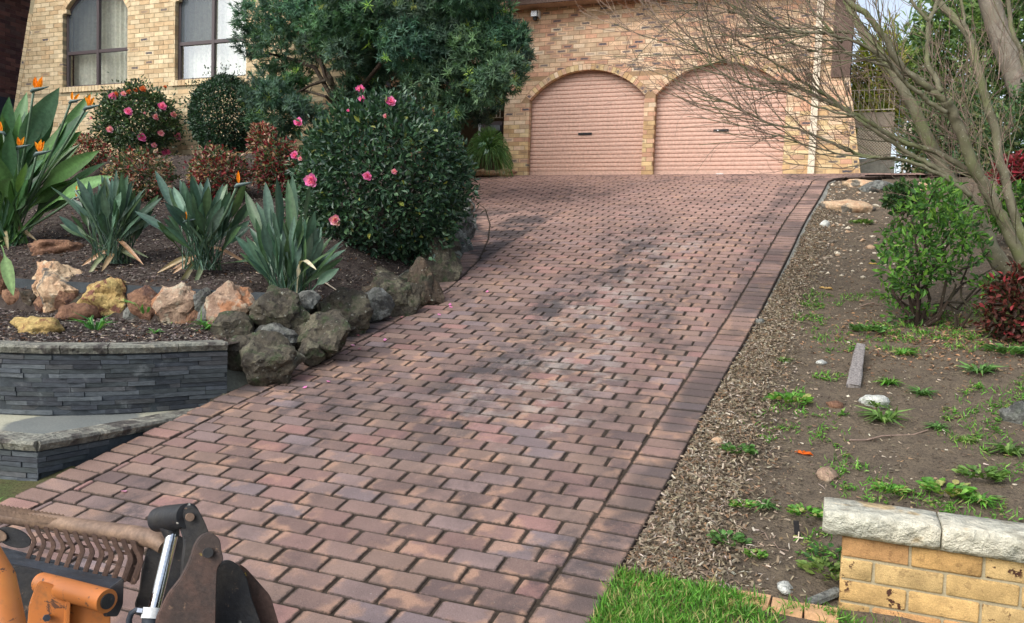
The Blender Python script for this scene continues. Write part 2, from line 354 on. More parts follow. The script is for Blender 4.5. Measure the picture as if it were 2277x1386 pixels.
def stonemat(name, a, b, c, d=None, scale=6, moss=0., attr=False):
    t = NT(name); P = t.loc()
    n1 = t.noise(scale, 6, .65, P, dist=.6); n2 = t.noise(scale * 2.3, 5, .6, P); n3 = t.noise(scale * 8, 4, .7, P)
    col = t.mix(t.rng(n1, .38, .62), a, b); col = t.mix(t.rng(n2, .54, .68), col, c)
    if d: col = t.mix(t.rng(t.noise(scale * 1.1, 4, .6, t.n('Mapping', Location=(3, 7, 1), Vector=P).outputs[0]), .54, .62), col, d)
    if moss: col = t.mix(t.math('MULTIPLY', t.rng(t.noise(scale * 1.7, 5, .7, t.n('Mapping', Location=(9, 2, 5), Vector=P).outputs[0]), .5, .66), moss), col, C(70, 82, 58))
    col = t.mul(col, t.rng(n3, .25, .75, .68, 1.2)); li = t.rng(t.noise(scale * 5, 3, .5, P), .66, .70); col = t.mix(t.math('MULTIPLY', li, .45 if moss else .15), col, C(170, 172, 160))
    v = t.voro(scale * 3.5, vec=P)
    t.bump(t.math('ADD', t.math('ADD', n3, t.math('MULTIPLY', n2, .8)), t.math('MULTIPLY', v, .5)), .9, .03); return t.done(col, .92, 0, .15)
M['sandstone'] = stonemat('sandstone_cap', C(186, 184, 168), C(206, 200, 180), C(158, 154, 138), C(190, 168, 130), 3)
M['oldcap'] = stonemat('weathered_cap', C(150, 150, 138), C(118, 116, 108), C(172, 168, 152), C(92, 88, 84), 5)
M['rock_pale'] = stonemat('pale_rock', C(206, 180, 148), C(190, 150, 118), C(214, 202, 176), C(120, 114, 104), 4)
M['rock_yellow'] = stonemat('yellow_rock', C(178, 150, 98), C(196, 174, 116), C(140, 100, 76), C(122, 84, 72), 5)
M['rock_brown'] = stonemat('brown_rock', C(140, 106, 84), C(112, 84, 70), C(160, 124, 98), C(96, 74, 66), 5)
M['rock_pink'] = stonemat('pink_grey_rock', C(172, 148, 126), C(146, 120, 102), C(186, 176, 154), C(164, 118, 88), 4)
M['rock_dark'] = stonemat('lichen_rock', C(76, 72, 65), C(94, 88, 76), C(60, 56, 52), C(112, 108, 92), 6, moss=.8)
M['rock_mud'] = stonemat('mud_rock', C(92, 80, 68), C(76, 68, 60), C(108, 96, 82), C(70, 66, 58), 5, moss=.5)
M['rock_grey'] = stonemat('grey_rock', C(128, 130, 124), C(98, 98, 94), C(150, 152, 146), C(84, 84, 82), 6, moss=.25)
M['rock_white'] = stonemat('white_rock', C(206, 208, 200), C(188, 190, 182), C(220, 220, 212), None, 5)
M['wood'] = simple('grey_wood', C(146, 140, 136), .95, var=.5, scale=14, bump=.8, stretch=(6, 6, .6))
M['leaf'] = leafmat('glossy_leaf', .36, .18, .45); M['leaf_m'] = leafmat('soft_leaf', .55, .3, .3); M['petal'] = leafmat('petal', .6, .35, .2)
M['strel'] = leafmat('strelitzia_leaf', .38, .15, .5)
M['chip'] = leafmat('dry_chips', .95, 0., .1)
def barkmat(name, a, b, green):
    t = NT(name); n = t.noise(14, 5, .6, stretch=(1, 1, .5)); c = t.mix(t.rng(n, .35, .65), a, b); c = t.mix(t.rng(t.noise(3, 3), .45, .65), c, green)
    c = t.mix(t.math('MULTIPLY', t.rng(t.noise(60, 2), .64, .7), .5), c, C(168, 168, 150)); t.bump(t.noise(80, 4, .7), .4, .006); return t.done(c, .9, 0, .2)
M['bark'] = barkmat('bare_tree_bark', C(118, 114, 94), C(96, 92, 74), C(108, 112, 78)); M['twig'] = simple('twig_bark', C(142, 122, 108), .9, var=.3)
M['darkbark'] = barkmat('dark_bark', C(62, 50, 42), C(48, 40, 34), C(58, 54, 42)); M['palebark'] = barkmat('pale_bark', C(132, 124, 112), C(104, 97, 88), C(116, 110, 96))

# ------------------------------------------------------------------ setting: ground sheets
def sheet(name, xs, ys, fz, mat, keep=None, disp=0., kind='structure', thick=None):
    xs = np.asarray(xs); ys = np.asarray(ys); X, Y = np.meshgrid(xs, ys); Z = np.array(fz(X, Y), float)
    if disp: Z = Z + disp * np.array([[fbm(x, y, 5., 5) + .6 * fbm(x, y, 1.3, 2, 9) for x, y in zip(a, b)] for a, b in zip(X, Y)])
    n, m = X.shape; V = np.stack([X, Y, Z], -1).reshape(-1, 3); i = (np.arange(n - 1)[:, None] * m + np.arange(m - 1)).ravel()
    q = np.stack([i, i + 1, i + m + 1, i + m], 1)
    if keep is not None:
        c = V[q].mean(1); q = q[keep(c[:, 0], c[:, 1])]
    mb = MB(); mb.add(V, [q]); o = build(name, mb, mat, org=(0, 0, 0), smooth=True, kind=kind); return o
_ys = np.concatenate([np.linspace(-140, -4, 12), np.linspace(-3, 17, 61), np.linspace(18, 260, 14)])
_xs = np.concatenate([np.linspace(-220, -20, 12), np.linspace(-18, 10, 29), np.linspace(12, 220, 12)])
sheet('ground', _xs, _ys, lambda x, y: np.where(y < 0, -.12, h(y) - .45), M['ground'])
sheet('road', np.linspace(-60, 60, 25), np.linspace(-9, -.6, 8), lambda x, y: 0 * x - .08, M['asphalt'])

# ------------------------------------------------------------------ driveway with its pavers
_dy = np.arange(.0, 15.6, .06); _du = np.linspace(0, 1, 40)
Xa, Xb = XL(_dy) - .22, XR(_dy) + .222
V = np.stack([Xa[:, None] + (Xb - Xa)[:, None] * _du, np.repeat(_dy[:, None], 40, 1), np.repeat(h(_dy)[:, None] - .009, 40, 1)], -1).reshape(-1, 3)
_i = (np.arange(len(_dy) - 1)[:, None] * 40 + np.arange(39)).ravel(); mb = MB(); mb.add(V, [np.stack([_i, _i + 1, _i + 41, _i + 40], 1)])
drv = build('driveway', mb, M['joint'], org=(0, 0, 0), smooth=True, kind='structure')
PAL_P = [C(131, 109, 101), C(132, 113, 108), C(136, 114, 103), C(123, 102, 95), C(136, 110, 103), C(148, 115, 108), C(114, 97, 93), C(130, 115, 114)]
PAL_W = [.2, .16, .16, .15, .12, .07, .08, .06]
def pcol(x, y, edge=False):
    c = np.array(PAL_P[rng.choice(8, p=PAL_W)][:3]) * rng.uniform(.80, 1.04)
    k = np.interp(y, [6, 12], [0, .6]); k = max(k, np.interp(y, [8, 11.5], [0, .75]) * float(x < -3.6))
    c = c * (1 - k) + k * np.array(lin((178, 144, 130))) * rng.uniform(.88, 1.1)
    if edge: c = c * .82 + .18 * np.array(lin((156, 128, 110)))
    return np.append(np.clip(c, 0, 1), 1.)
def paver_rings(poly, fine, seed=None):
    """outline (list of uv, anticlockwise) -> verts and faces of a worn paver: top, rounded rim, sides"""
    p = np.array(poly); c = p.mean(0); R = np.random.default_rng(seed if seed is not None else rng.integers(1 << 30))
    if fine:
        out = []; m = len(p)
        for i in range(m):
            a, b, d = p[i], p[(i - 1) % m], p[(i + 1) % m]; lb = np.linalg.norm(b - a); ld = np.linalg.norm(d - a)
            out += [a + (b - a) / lb * min(.009, lb * .3), a + (d - a) / ld * min(.009, ld * .3)]
        p = np.array(out); ins = [0., .0015, .0055]; zz = [-.045, -.0055, 0.]
    else: ins = [0., .006]; zz = [-.045, 0.]
    V = []; n = len(p)
    for a, z in zip(ins, zz):
        d = c - p; d = d / (np.linalg.norm(d, axis=1)[:, None] + 1e-9); dd = np.sign(d) * np.minimum(np.abs(d) * 3, 1)
        r = p + dd * a + (R.normal(size=p.shape) * .0011 if fine else 0)
        V.append(np.concatenate([r, np.full((n, 1), z) - (np.abs(R.normal(size=(n, 1))) * .0012 if fine else 0)], 1))
    V = np.concatenate(V); k = np.arange(n); k2 = (k + 1) % n; m = len(ins)
    fs = [np.concatenate([np.stack([j * n + k, j * n + k2, (j + 1) * n + k2, (j + 1) * n + k], 1) for j in range(m - 1)]), (k + (m - 1) * n)[None]]
    half = np.abs(p - c).max(0) + 1e-6; q = np.concatenate([(V[:, :2] - c) / half, np.zeros((len(V), 1))], 1)
    return V, fs, q
PL, PWD, PITCH = .2300, .1140, .12
def rect(w, d): return [(-w / 2, -d / 2), (w / 2, -d / 2), (w / 2, d / 2), (-w / 2, d / 2)]
whole = []
for s in range(7):
    mb = MB(); V, fs, q = paver_rings(rect(PL, PWD), True, s); mb.add(V, fs, q=q); whole.append(mb.mesh('paver_block', M['paver_o'], smooth=False))
edgew = []
for s in range(5):
    mb = MB(); V, fs, q = paver_rings(rect(.225, .1105), True, 50 + s); mb.add(V, fs, q=q); edgew.append(mb.mesh('edge_block', M['paver_o'], smooth=False))
_sy = np.arange(.1, 15.6, .002); _ss = np.concatenate([[0], np.cumsum(np.hypot(np.diff(_sy), np.diff(h(_sy))))])
S0 = np.interp(3.0369, _sy, _ss) - 40 * PITCH
def frame_at(x, y, rz=0., dz=0.):
    a = math.atan(float(slope(y)))
    return Matrix.Translation((x, y, float(h(y)) + dz)) @ Matrix.Rotation(a, 4, 'X') @ Matrix.Rotation(rz, 4, 'Z')
cand = []; joined = MB(); wholes_j = []
for j in range(0, 150):
    s = S0 + j * PITCH
    if s < 0 or s > _ss[-1]: continue
    y = float(np.interp(s + PITCH / 2, _ss, _sy))
    if y < .9: continue
    xl, xr = float(XL(y)), float(XR(y)); off = xr - .4835 + (.12 if j % 2 else 0.) + rng.normal() * .0025
    for i in range(-30, 12):
        xc = off + .24 * i + .12; cl = float(np.interp(y + .06, _XLY, _XLX)), float(np.interp(y - .06, _XLY, _XLX)); cr = float(XR(y + .06)), float(XR(y - .06))
        if xc + .115 < min(cl) or xc - .115 > max(cr): continue
        poly = rect(PL, PWD); cut = False
        if xc - .115 < max(cl) + .004 or xc + .115 > min(cr) - .004:
            cut = True; dx = cl[0] - cl[1]; L = math.hypot(dx, .12); nx, ny = .12 / L, -dx / L
            poly = clip(poly, nx, ny, nx * ((cl[0] + cl[1]) / 2 - xc) + .005)
            dx = cr[0] - cr[1]; L = math.hypot(dx, .12); nx, ny = -.12 / L, dx / L
            if len(poly) > 2: poly = clip(poly, nx, ny, nx * ((cr[0] + cr[1]) / 2 - xc) + .005)
            if len(poly) < 3 or area(poly) < .0022: continue
        px = (np.array([xc, y, float(h(y))]) - CAM); d = px @ _w; u = PW / 2 + F * (px @ _R) / d; v = PH / 2 - F * (px @ _U) / d
        inview = -30 < u < PW + 30 and 0 < v < PH + 25 and not (u < 330 and v > 1210)
        cand.append((0 if inview else 1, d, xc, y, poly, cut))
cand.sort(key=lambda c: (c[0], c[1]))
for k, (o_, d, xc, y, poly, cut) in enumerate(cand):
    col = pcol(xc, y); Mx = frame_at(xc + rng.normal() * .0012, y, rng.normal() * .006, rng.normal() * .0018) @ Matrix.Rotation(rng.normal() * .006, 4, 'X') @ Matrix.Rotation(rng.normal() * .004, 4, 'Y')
    if k < 300:
        if cut:
            mb = MB(); V, fs, q = paver_rings(poly, True); mb.add(V, fs, q=q); me = mb.mesh('cut_block', M['paver_o'])
        else: me = whole[k % 7]
        place('paver', me, drv, Mx, col)
    else:
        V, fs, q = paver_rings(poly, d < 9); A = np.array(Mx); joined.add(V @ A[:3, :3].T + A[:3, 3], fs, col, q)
build('far_pavers', joined, M['paver_m'], drv, kind='stuff')
def edge_run(pts):                                                     # soldier course along a plan polyline (centre line)
    pts = np.array(pts); d3 = np.hypot(np.hypot(*np.diff(pts, axis=0).T), np.diff(h(pts[:, 1]))); s = np.concatenate([[0], np.cumsum(d3)])
    for t in np.arange(.06, s[-1], .1195):
        x = np.interp(t, s, pts[:, 0]); y = np.interp(t, s, pts[:, 1]); x2 = np.interp(t + .05, s, pts[:, 0]); y2 = np.interp(t + .05, s, pts[:, 1]); x1 = np.interp(t - .05, s, pts[:, 0]); y1 = np.interp(t - .05, s, pts[:, 1])
        yield x, y, math.atan2(y2 - y1, x2 - x1) - math.pi / 2
ey = np.linspace(1.0, 14.05, 120)
right_edge = [(float(XR(y)) + .1165, y) for y in ey] + [(-.16, 14.2), (0.0, 14.34), (.25, 14.42), (.7, 14.45), (1.1, 14.45)]
ly = np.linspace(1.0, 12.4, 110); left_edge = []
for y in ly:
    t = np.array([XL(y + .05) - XL(y - .05), .1]); t /= np.linalg.norm(t); left_edge.append((XL(y) - .1165 * t[1], y + .1165 * t[0]))
ecount = 0; ej = MB()
for side, run in (('r', right_edge), ('l', left_edge)):
    for x, y, rz in edge_run(run):
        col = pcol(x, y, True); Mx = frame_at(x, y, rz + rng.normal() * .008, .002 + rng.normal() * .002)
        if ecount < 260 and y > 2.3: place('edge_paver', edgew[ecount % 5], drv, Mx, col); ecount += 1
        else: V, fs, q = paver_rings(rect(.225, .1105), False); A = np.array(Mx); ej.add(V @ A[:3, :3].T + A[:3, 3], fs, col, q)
if ej.n: build('edge_paver_rest', ej, M['paver_m'], drv, kind='stuff')
# exposed concrete haunch under the right edge and mortar haunch along the rocks on the left
mb = MB(); yy = np.arange(5.0, 14.1, .08)
P0 = np.array([(XR(y) + .232, y, h(y) - .035) for y in yy]); P1 = np.array([(XR(y) + .33 + .12 * fbm(y, 3, 2.), y, h(y) - .10) for y in yy])
k = np.arange(len(yy) - 1); n = len(yy); mb.add(np.concatenate([P0, P1]), [np.stack([k, k + n, k + n + 1, k + 1], 1)]); build('concrete_haunch', mb, M['concrete'], drv, smooth=True)
mb = MB(); yy = np.arange(4.42, 11.8, .07)
rows = []
for y in yy:
    w = .10 + .05 * fbm(y, 1, 2.); rows.append([(XL(y) - .236, y, h(y) - .03), (XL(y) - .25 - w * .4, y, h(y) + .03), (XL(y) - .27 - w, y, h(y) + .09 + .05 * fbm(y, 5, 3.)), (XL(y) - .55, y, h(y) + .16)])
V = np.array(rows).reshape(-1, 3); i = np.arange(len(yy) - 1)[:, None] * 4 + np.arange(3); i = i.ravel(); mb.add(V, [np.stack([i, i + 4, i + 5, i + 1], 1)])
build('mortar_strip', mb, M['concrete2'], drv, smooth=True)

# beds
sheet('dirt_bank', np.arange(-.85, 7.01, .05), np.arange(3.2, 14.45, .05), right_ground, M['dirt'], keep=lambda x, y: (x > XR(y) + .21) & ((y < 13.9) | (y < 14.34)), disp=.022)
sheet('back_yard', np.arange(.3, 30, .8), np.arange(14.3, 40, .8), lambda x, y: 0 * x + 3.48 + .1 * np.minimum(np.maximum(x - 3, 0), 4), M['dirt'])
sheet('grass_verge', np.arange(-.79, 4.0, .08), np.arange(-.6, 3.24, .08), lambda x, y: h(y) - .035, M['dirt'], disp=.012)
sheet('garden_bed', np.arange(-17, -3.7, .07), np.arange(3.3, 12.0, .07), left_ground, M['mulch'], keep=lambda x, y: (x < XL(y) - .33) & (y > np.interp(x, _SW[::-1, 0], _SW[::-1, 1]) + .03), disp=.022)
sheet('entry_path', np.arange(-9.5, -6.3, .25), np.arange(12.0, 18.2, .25), lambda x, y: np.where(y < 15.3, h(y) - .02, 3.63), M['concrete'])
sheet('verge_left', np.arange(-14, -3.9, .15), np.arange(-.6, 3.42, .15), lambda x, y: h(y) - .03, M['ground'], keep=lambda x, y: x < XL(y) - .23)
# ------------------------------------------------------------------ house
GY, LY = 15.5, 11.8
house = thing('brick_house', (-6, 15.5, 3.6), 'tan and dark flecked brick house with two arched roller doors and arched windows', 'house')
def on_g(d0=0.): return lambda u, v, d: (u, GY + d, v)
def on_l(): return lambda u, v, d: (u, LY + d, v)
DOORS = [(-4.83, 1.18), (-2.245, 1.185)]; ZS, RISE = 5.155, .545
WINS = [(-13.74, .86), (-10.87, .83)]; WZ0, WZS, WR = 5.03, 6.43, .50
def circ(a, rise, zs): R = (a * a + rise * rise) / (2 * rise); return R, zs + rise - R
def arch_pts(xc, a, rise, zs, n=20):                                   # from right springing to left springing
    R, zc = circ(a, rise, zs); t0 = math.asin(a / R); return [(xc + R * math.sin(t), zc + R * math.cos(t)) for t in np.linspace(t0, -t0, n)]
e = .007
SLG = lambda z: .255 - .163 * (z - 3.63)                                # raked right-hand end of the garage wall
SLL = lambda z: -15.92 + .232 * (z - 5.03)                              # raked left-hand end
out = [(SLG(3.3), 3.3), (SLG(8), 8), (-7.9, 8), (-7.9, 5.6), (-6.56, 5.6), (-6.56, 3.3)]
for xc, a in DOORS: out += [(xc - a - e, 3.3)] + [(x + (x - xc) * e, z + e) for x, z in arch_pts(xc, a, RISE, ZS)][::-1] + [(xc + a + e, 3.3)]
concave_solid(out, lambda u, v, d: (u, GY + d, v), .005, .23, M['mortar'], 'garage_wall', house)
up = [(SLL(5.0), 5.0), (SLL(8), 8), (-7.9, 8), (-7.9, 5.0)]
for xc, a in WINS[::-1]: up += [(xc + a + e, 5.0)] + [(x + (x - xc) * e, z + e) for x, z in arch_pts(xc, a, WR, WZS)] + [(xc - a - e, 5.0)]
concave_solid(up, lambda u, v, d: (u, LY + d, v), .006, .23, M['mortar_tan'], 'wing_wall', house)
concave_solid([(SLL(2.6), 2.6), (SLL(5.0), 5.0), (-7.9, 5.0), (-7.9, 2.6)], lambda u, v, d: (u, LY + d, v), .006, .23, M['mortar_tan'], 'wing_base', house)
mb = MB(); bxm(mb, -7.9, -7.68, LY + .23, GY, 2.6, 8); build('return_wall', mb, M['mortar'], house)
mb = MB()
for r in range(62):
    for i in range(16):
        y = LY + .1 + i * .24 - (.12 if r % 2 else 0); z = 2.7 + r * .086; V, f = box(-7.75, -7.672, y, y + .23, z, z + .076); c = np.array(C(202, 166, 128)); c[:3] *= rng.uniform(.75, 1.1); c[3] = float(rng.random() < .2); mb.add(V, f, c)
build('return_bricks', mb, M['brick_m'], house, kind='stuff')
mb = MB(); bxm(mb, -10.5, -6.2, 17.6, 17.7, 3.3, 8); bxm(mb, -6.6, -6.5, GY + .23, 17.6, 3.3, 6.5); build('entry_wall', mb, M['mortar'], house)
mb = MB(); bxm(mb, -16.5, -7.9, LY + .9, LY + 1.0, 2.6, 8); bxm(mb, -6.5, 0, GY + .9, GY + 1., 3.3, 8); build('light_stop_sheet', mb, M['dark'], house)  # unseen dark sheets added to stop light leaking behind the openings
# gable end beyond the garage, dark timber post and side wall running back
mb = MB(); V = []
for z in (3.3, 8): V += [(SLG(z) - .03, GY + .02, z), (SLG(z) - .03, GY + 7, z), (SLG(z) - .25, GY + 7, z), (SLG(z) - .25, GY + .02, z)]
mb.add(np.array(V), [BOXF]); build('side_wall', mb, M['mortar'], house)
mb = MB(); bxm(mb, -.33, -.02, GY - .03, GY + .5, 5.32, 8.0); build('timber_post', mb, M['fascia'], house)
TAN = [C(216, 194, 156), C(208, 184, 146), C(222, 202, 166), C(212, 190, 154), C(200, 172, 134)]
PNK = [C(218, 188, 156), C(212, 180, 148), C(222, 198, 168), C(208, 170, 140), C(202, 158, 130), C(194, 168, 138)]
YEL = [C(212, 184, 138), C(204, 174, 130), C(216, 192, 150), C(196, 162, 120)]
def bcol(x, z, wing):
    if wing: c = np.array(TAN[rng.integers(5)]) ; pd = .10
    else:
        k = np.interp(z, [3.6, 5.0], [1, 0]); c = np.array(YEL[rng.integers(4)] if rng.random() < k else PNK[rng.integers(6)])
        pd = np.interp(z, [4.5, 5.3, 6.2], [.12, .14, .42]); pd = max(pd, .32 * (x > -.7))
    c[:3] *= rng.uniform(.86, 1.08); r = rng.random(); c[3] = rng.uniform(.75, 1.) if r < pd * .6 else (rng.uniform(.25, .6) if r < pd else 0.); return c
bj_w, bj_g = MB(), MB(); singles = []
def lay(x0, x1, z0, z1, wing, holes, left=None, right=None, zs=ZS, rise=RISE):
    fn = on_l() if wing else on_g(); nrow = int((z1 - z0) / .086)
    for r in range(nrow):
        zc = z0 + r * .086 + .043
        for i in range(int((x0 - .3) / .24) - 1, int((x1 + .3) / .24) + 2):
            xc = i * .24 + (.12 if r % 2 else 0.) + .03 + rng.normal() * .0015; full = True
            poly = [(xc - .115, zc - .038), (xc + .115, zc - .038), (xc + .115, zc + .038), (xc - .115, zc + .038)]
            if xc + .115 < x0 or xc - .115 > x1: continue
            if xc - .115 < x0: poly = clip(poly, 1, 0, x0); full = False
            if len(poly) > 2 and xc + .115 > x1: poly = clip(poly, -1, 0, -x1); full = False
            for fnc, sg in ((left, 1), (right, -1)):
                if fnc and len(poly) > 2:
                    m = fnc(1) - fnc(0); L = math.hypot(1, m); nx, nz = sg / L, -sg * m / L; d = nx * fnc(0)
                    if min(nx * p[0] + nz * p[1] for p in poly) < d + .125: poly = clip(poly, nx, nz, d + .12); full = False
            for hx, a, zb in holes:
                if len(poly) < 3: break
                R, cz_ = circ(a, rise, zs)
                if zc > zs - .04 and abs(xc - hx) < a + .32:
                    d = np.array([xc - hx, zc - cz_]); dl = np.linalg.norm(d); d /= dl
                    if dl < R + .26 and d[1] > .55: poly = clip(poly, d[0], d[1], d @ np.array([hx, cz_]) + R + .118); full = False
                if len(poly) > 2 and zb - .02 < zc < zs + .02 and abs(xc - hx) < a + .125:
                    poly = clip(poly, -1, 0, -(hx - a)) if xc < hx else clip(poly, 1, 0, hx + a); full = False
                if len(poly) > 2 and zc < zs - .0 and zb < zc and abs(sum(p[0] for p in poly) / len(poly) - hx) < a - .001: poly = []
            if len(poly) < 3 or area(poly) < .0012: continue
            col = bcol(xc, zc, wing); dy = rng.normal() * .0015
            if full and not wing: singles.append((xc, zc, dy, col)); continue
            q = [(2 * (u - xc) / .23, 0, 2 * (v - zc) / .076) for u, v in poly] * 2
            prism(bj_w if wing else bj_g, poly, lambda u, v, d: fn(u, v, d + dy), 0, .11, col, q)
HD = [(xc, a, 3.0) for xc, a in DOORS]; HW = [(xc, a, 4.91) for xc, a in WINS]
lay(-6.56, 1.0, 3.634 - .086 * 4, 5.60, False, HD, right=SLG); lay(-7.9, 1.0, 5.60 + .012, 7.6, False, HD, right=SLG)
lay(-17.0, -7.9, 2.7, 4.91, True, [], left=SLL, zs=WZS, rise=WR); lay(-17, -7.9, 4.91 + .005, 7.5, True, HW, left=SLL, zs=WZS, rise=WR)
singles.sort(key=lambda s: -(s[0] * .6 - abs(s[1] - 5.6) * .8 + (0 if s[1] > 3.6 else -9)))
mb = MB(); V, f = box(-.115, .115, 0, .11, -.038, .038); mb.add(V, f, q=np.stack([np.sign(V[:, 0]), 0 * V[:, 0], np.sign(V[:, 2])], 1)); bme = mb.mesh('stretcher', M['brick_o'])
for k, (x, z, dy, col) in enumerate(singles):
    if k < 300: place('brick', bme, house, Matrix.Translation((x, GY + dy, z)), col)
    else:
        V, f = box(x - .115, x + .115, GY + dy, GY + dy + .11, z - .038, z + .038); bj_g.add(V, f, col, np.stack([np.sign(V[:, 0] - x), 0 * V[:, 0], np.sign(V[:, 2] - z)], 1))
build('garage_bricks', bj_g, M['brick_m'], house, kind='stuff'); build('wing_bricks', bj_w, M['brick_m'], house, kind='stuff')
# raked end headers
rk = MB()
for fnc, sg, fn, z0 in ((SLG, -1, on_g(), 3.64), (SLL, 1, on_l(), 2.7)):
    m = fnc(1) - fnc(0); L = math.hypot(1, m); t = np.array([m / L, 1 / L]); nrm = np.array([sg / L, -sg * m / L]); p = np.array([fnc(z0), z0])
    for i in range(46):
        c = p + t * (.043 + i * .086 * 1.0) + nrm * .058; po = [tuple(c + t * a + nrm * b) for a, b in ((-.038, -.055), (-.038, .055), (.038, .055), (.038, -.055))]
        if sg < 0: po = po[::-1]
        prism(rk, po[::-1], fn, -.003, .11, bcol(c[0], c[1], sg > 0), [(x, 0, y) for x, y in ((-1, -1), (-1, 1), (1, 1), (1, -1))] * 2, back=True)
build('raked_end_bricks', rk, M['brick_m'], house, kind='stuff')
# arch voussoirs and sill bricks, one by one
def ring(xc, a, rise, zs, fn, wing):
    R, zc = circ(a, rise, zs); t0 = math.asin(a / R); n = round(2 * t0 * (R + .05) / .086); dt = 2 * t0 / n
    for i in range(n):
        t = -t0 + (i + .5) * dt; g = dt / 2 * .885
        po = [(xc + r * math.sin(s), zc + r * math.cos(s)) for r, s in ((R, t - g), (R, t + g), (R + .11, t + g), (R + .11, t - g))]
        mb = MB(); prism(mb, po, fn, -.004 + rng.normal() * .0012, .112, bcol(xc, 4.4, wing), [(-1, 0, -1), (1, 0, -1), (1, 0, 1), (-1, 0, 1)] * 2, back=True)
        build('arch_brick', mb, M['brick_m'], house)
for xc, a in DOORS: ring(xc, a, RISE, ZS, on_g(), False)
for xc, a in WINS:
    ring(xc, a, WR, WZS, on_l(), True)
    for i in range(21):
        x = xc - a - .06 + (i + .5) * (2 * a + .12) / 21; w = (2 * a + .12) / 21 * .44
        mb = MB(); V = np.array([(x - w, LY - .03, 4.915), (x + w, LY - .03, 4.915), (x + w, LY + .10, 4.925), (x - w, LY + .10, 4.925), (x - w, LY - .03, 5.015), (x + w, LY - .03, 5.015), (x + w, LY + .10, 5.03), (x - w, LY + .10, 5.03)])
        mb.add(V, [BOXF], bcol(x, 4, True) * np.array([1, 1, 1, .1]), np.stack([np.tile([-1, 1, 1, -1], 2), np.zeros(8), np.repeat([-1, 1], 4)], 1)); build('sill_brick', mb, M['brick_m'], house)
# roller doors
for di, (xc, a) in enumerate(DOORS):
    prof = []; z = 3.645
    prof += [(.0, 3.638), (.0, 3.735), (.014, 3.738), (.014, 3.744)]; z = 3.744
    while z < 5.85: prof += [(.0, z + .004), (-.003, z + .033), (.0, z + .064), (.017, z + .069), (.017, z + .077)]; z += .0805
    prof = np.array(prof); y = GY + .17; x0, x1 = xc - a - .06, xc + a + .06; n = len(prof)
    V = np.concatenate([np.stack([np.full(n, x), y + prof[:, 0], prof[:, 1]], 1) for x in (x0, x1)]); k = np.arange(n - 1)
    mb = MB(); mb.add(V, [np.stack([k, k + n, k + n + 1, k + 1], 1)]); door = build('roller_door', mb, M['door'], house)
    mb = MB(); hx = xc + (-.03 if di == 0 else .04); bxm(mb, hx - .14, hx + .14, y - .022, y + .01, 4.452, 4.494); build('lock_plate', mb, M['black'], door)
    mb = MB(); tube(mb, [(hx - .055, y - .03, 4.473), (hx - .055, y - .015, 4.473)], .012, 10); build('key_lock', mb, M['chrome'], door)
    mb = MB(); bxm(mb, x0, x1, y - .015, y + .02, 3.615, 3.645); build('bottom_rail', mb, M['white'] if di else M['door'], door)
    if di: mb = MB(); bxm(mb, xc + .0, xc + .13, y - .05, y - .012, 3.64, 3.665); build('pull_handle', mb, M['chrome'], door)
# windows
for wi, (xc, a) in enumerate(WINS):
    R, zc = circ(a, WR, WZS); y0, y1 = LY + .085, LY + .14; zt = 5.70; mb = MB()
    bxm(mb, xc - a, xc - a + .055, y0, y1, 5.02, WZS + .05); bxm(mb, xc + a - .055, xc + a, y0, y1, 5.02, WZS + .05); bxm(mb, xc - .03, xc + .03, y0 - .012, y1 - .003, 5.022, WZS + WR - .01)
    bxm(mb, xc - a + .05, xc + a - .05, y0 - .008, y1 - .006, zt - .03, zt + .03); bxm(mb, xc - a + .05, xc + a - .05, y0 - .005, y1 + .003, 5.018, 5.06)
    A = np.array(arch_pts(xc, a, WR, WZS)); B = (A - [xc, zc]) * (1 - .055 / R) + [xc, zc]; n = len(A)
    V = np.concatenate([np.stack([p[:, 0], np.full(n, yy), p[:, 1]], 1) for p in (A, B) for yy in (y0 + .001, y1)]); k = np.arange(n - 1)
    mb.add(V, [np.concatenate([np.stack([k, k + 1, k + 1 + 2 * n, k + 2 * n], 1), np.stack([k + 2 * n, k + 1 + 2 * n, k + 1 + 3 * n, k + 3 * n], 1)])])
    win = build('window', mb, M['frame'], house)
    for s in (-1, 1):
        xa, xb = sorted((xc + s * .025, xc + s * (a - .045)))
        m2 = MB(); m2.add([(xa, y0 + .03, 5.05), (xb, y0 + .03, 5.05), (xb, y0 + .03, zt - .02), (xa, y0 + .03, zt - .02)], [(0, 1, 2, 3)]); build('pane', m2, M['glass'], win)
        xs = np.linspace(xa, xb, 8); tp = [(x, y0 + .034, zc + math.sqrt(max(R * R - (x - xc) ** 2, 0)) - .03) for x in xs]
        m2 = MB(); m2.add([(x, y0 + .034, zt + .02) for x in xs] + tp, [np.stack([np.arange(7), np.arange(1, 8), np.arange(9, 16), np.arange(8, 15)], 1)]); build('pane', m2, M['glass'], win)
        if s < 0:
            m2 = MB(); m2.add([(x, y0 + .014, zt + .02) for x in xs] + [(p[0], y0 + .014, p[2]) for p in tp], [np.stack([np.arange(7), np.arange(1, 8), np.arange(9, 16), np.arange(8, 15)], 1)]); build('fly_screen', m2, M['flymesh'], win)
    xs = np.linspace(xc - a - .05, xc + a + .05, 160); ys = LY + .33 + .022 * np.sin((xs - xc) * 2 * np.pi / .125) + .008 * np.sin(xs * 40)
    V = np.concatenate([np.stack([xs, ys, np.full(160, z)], 1) for z in (4.9, 7.2)]); k = np.arange(159)
    m2 = MB(); m2.add(V, [np.stack([k, k + 1, k + 161, k + 160], 1)]); build('blind', m2, M['curtain'], win, smooth=True)
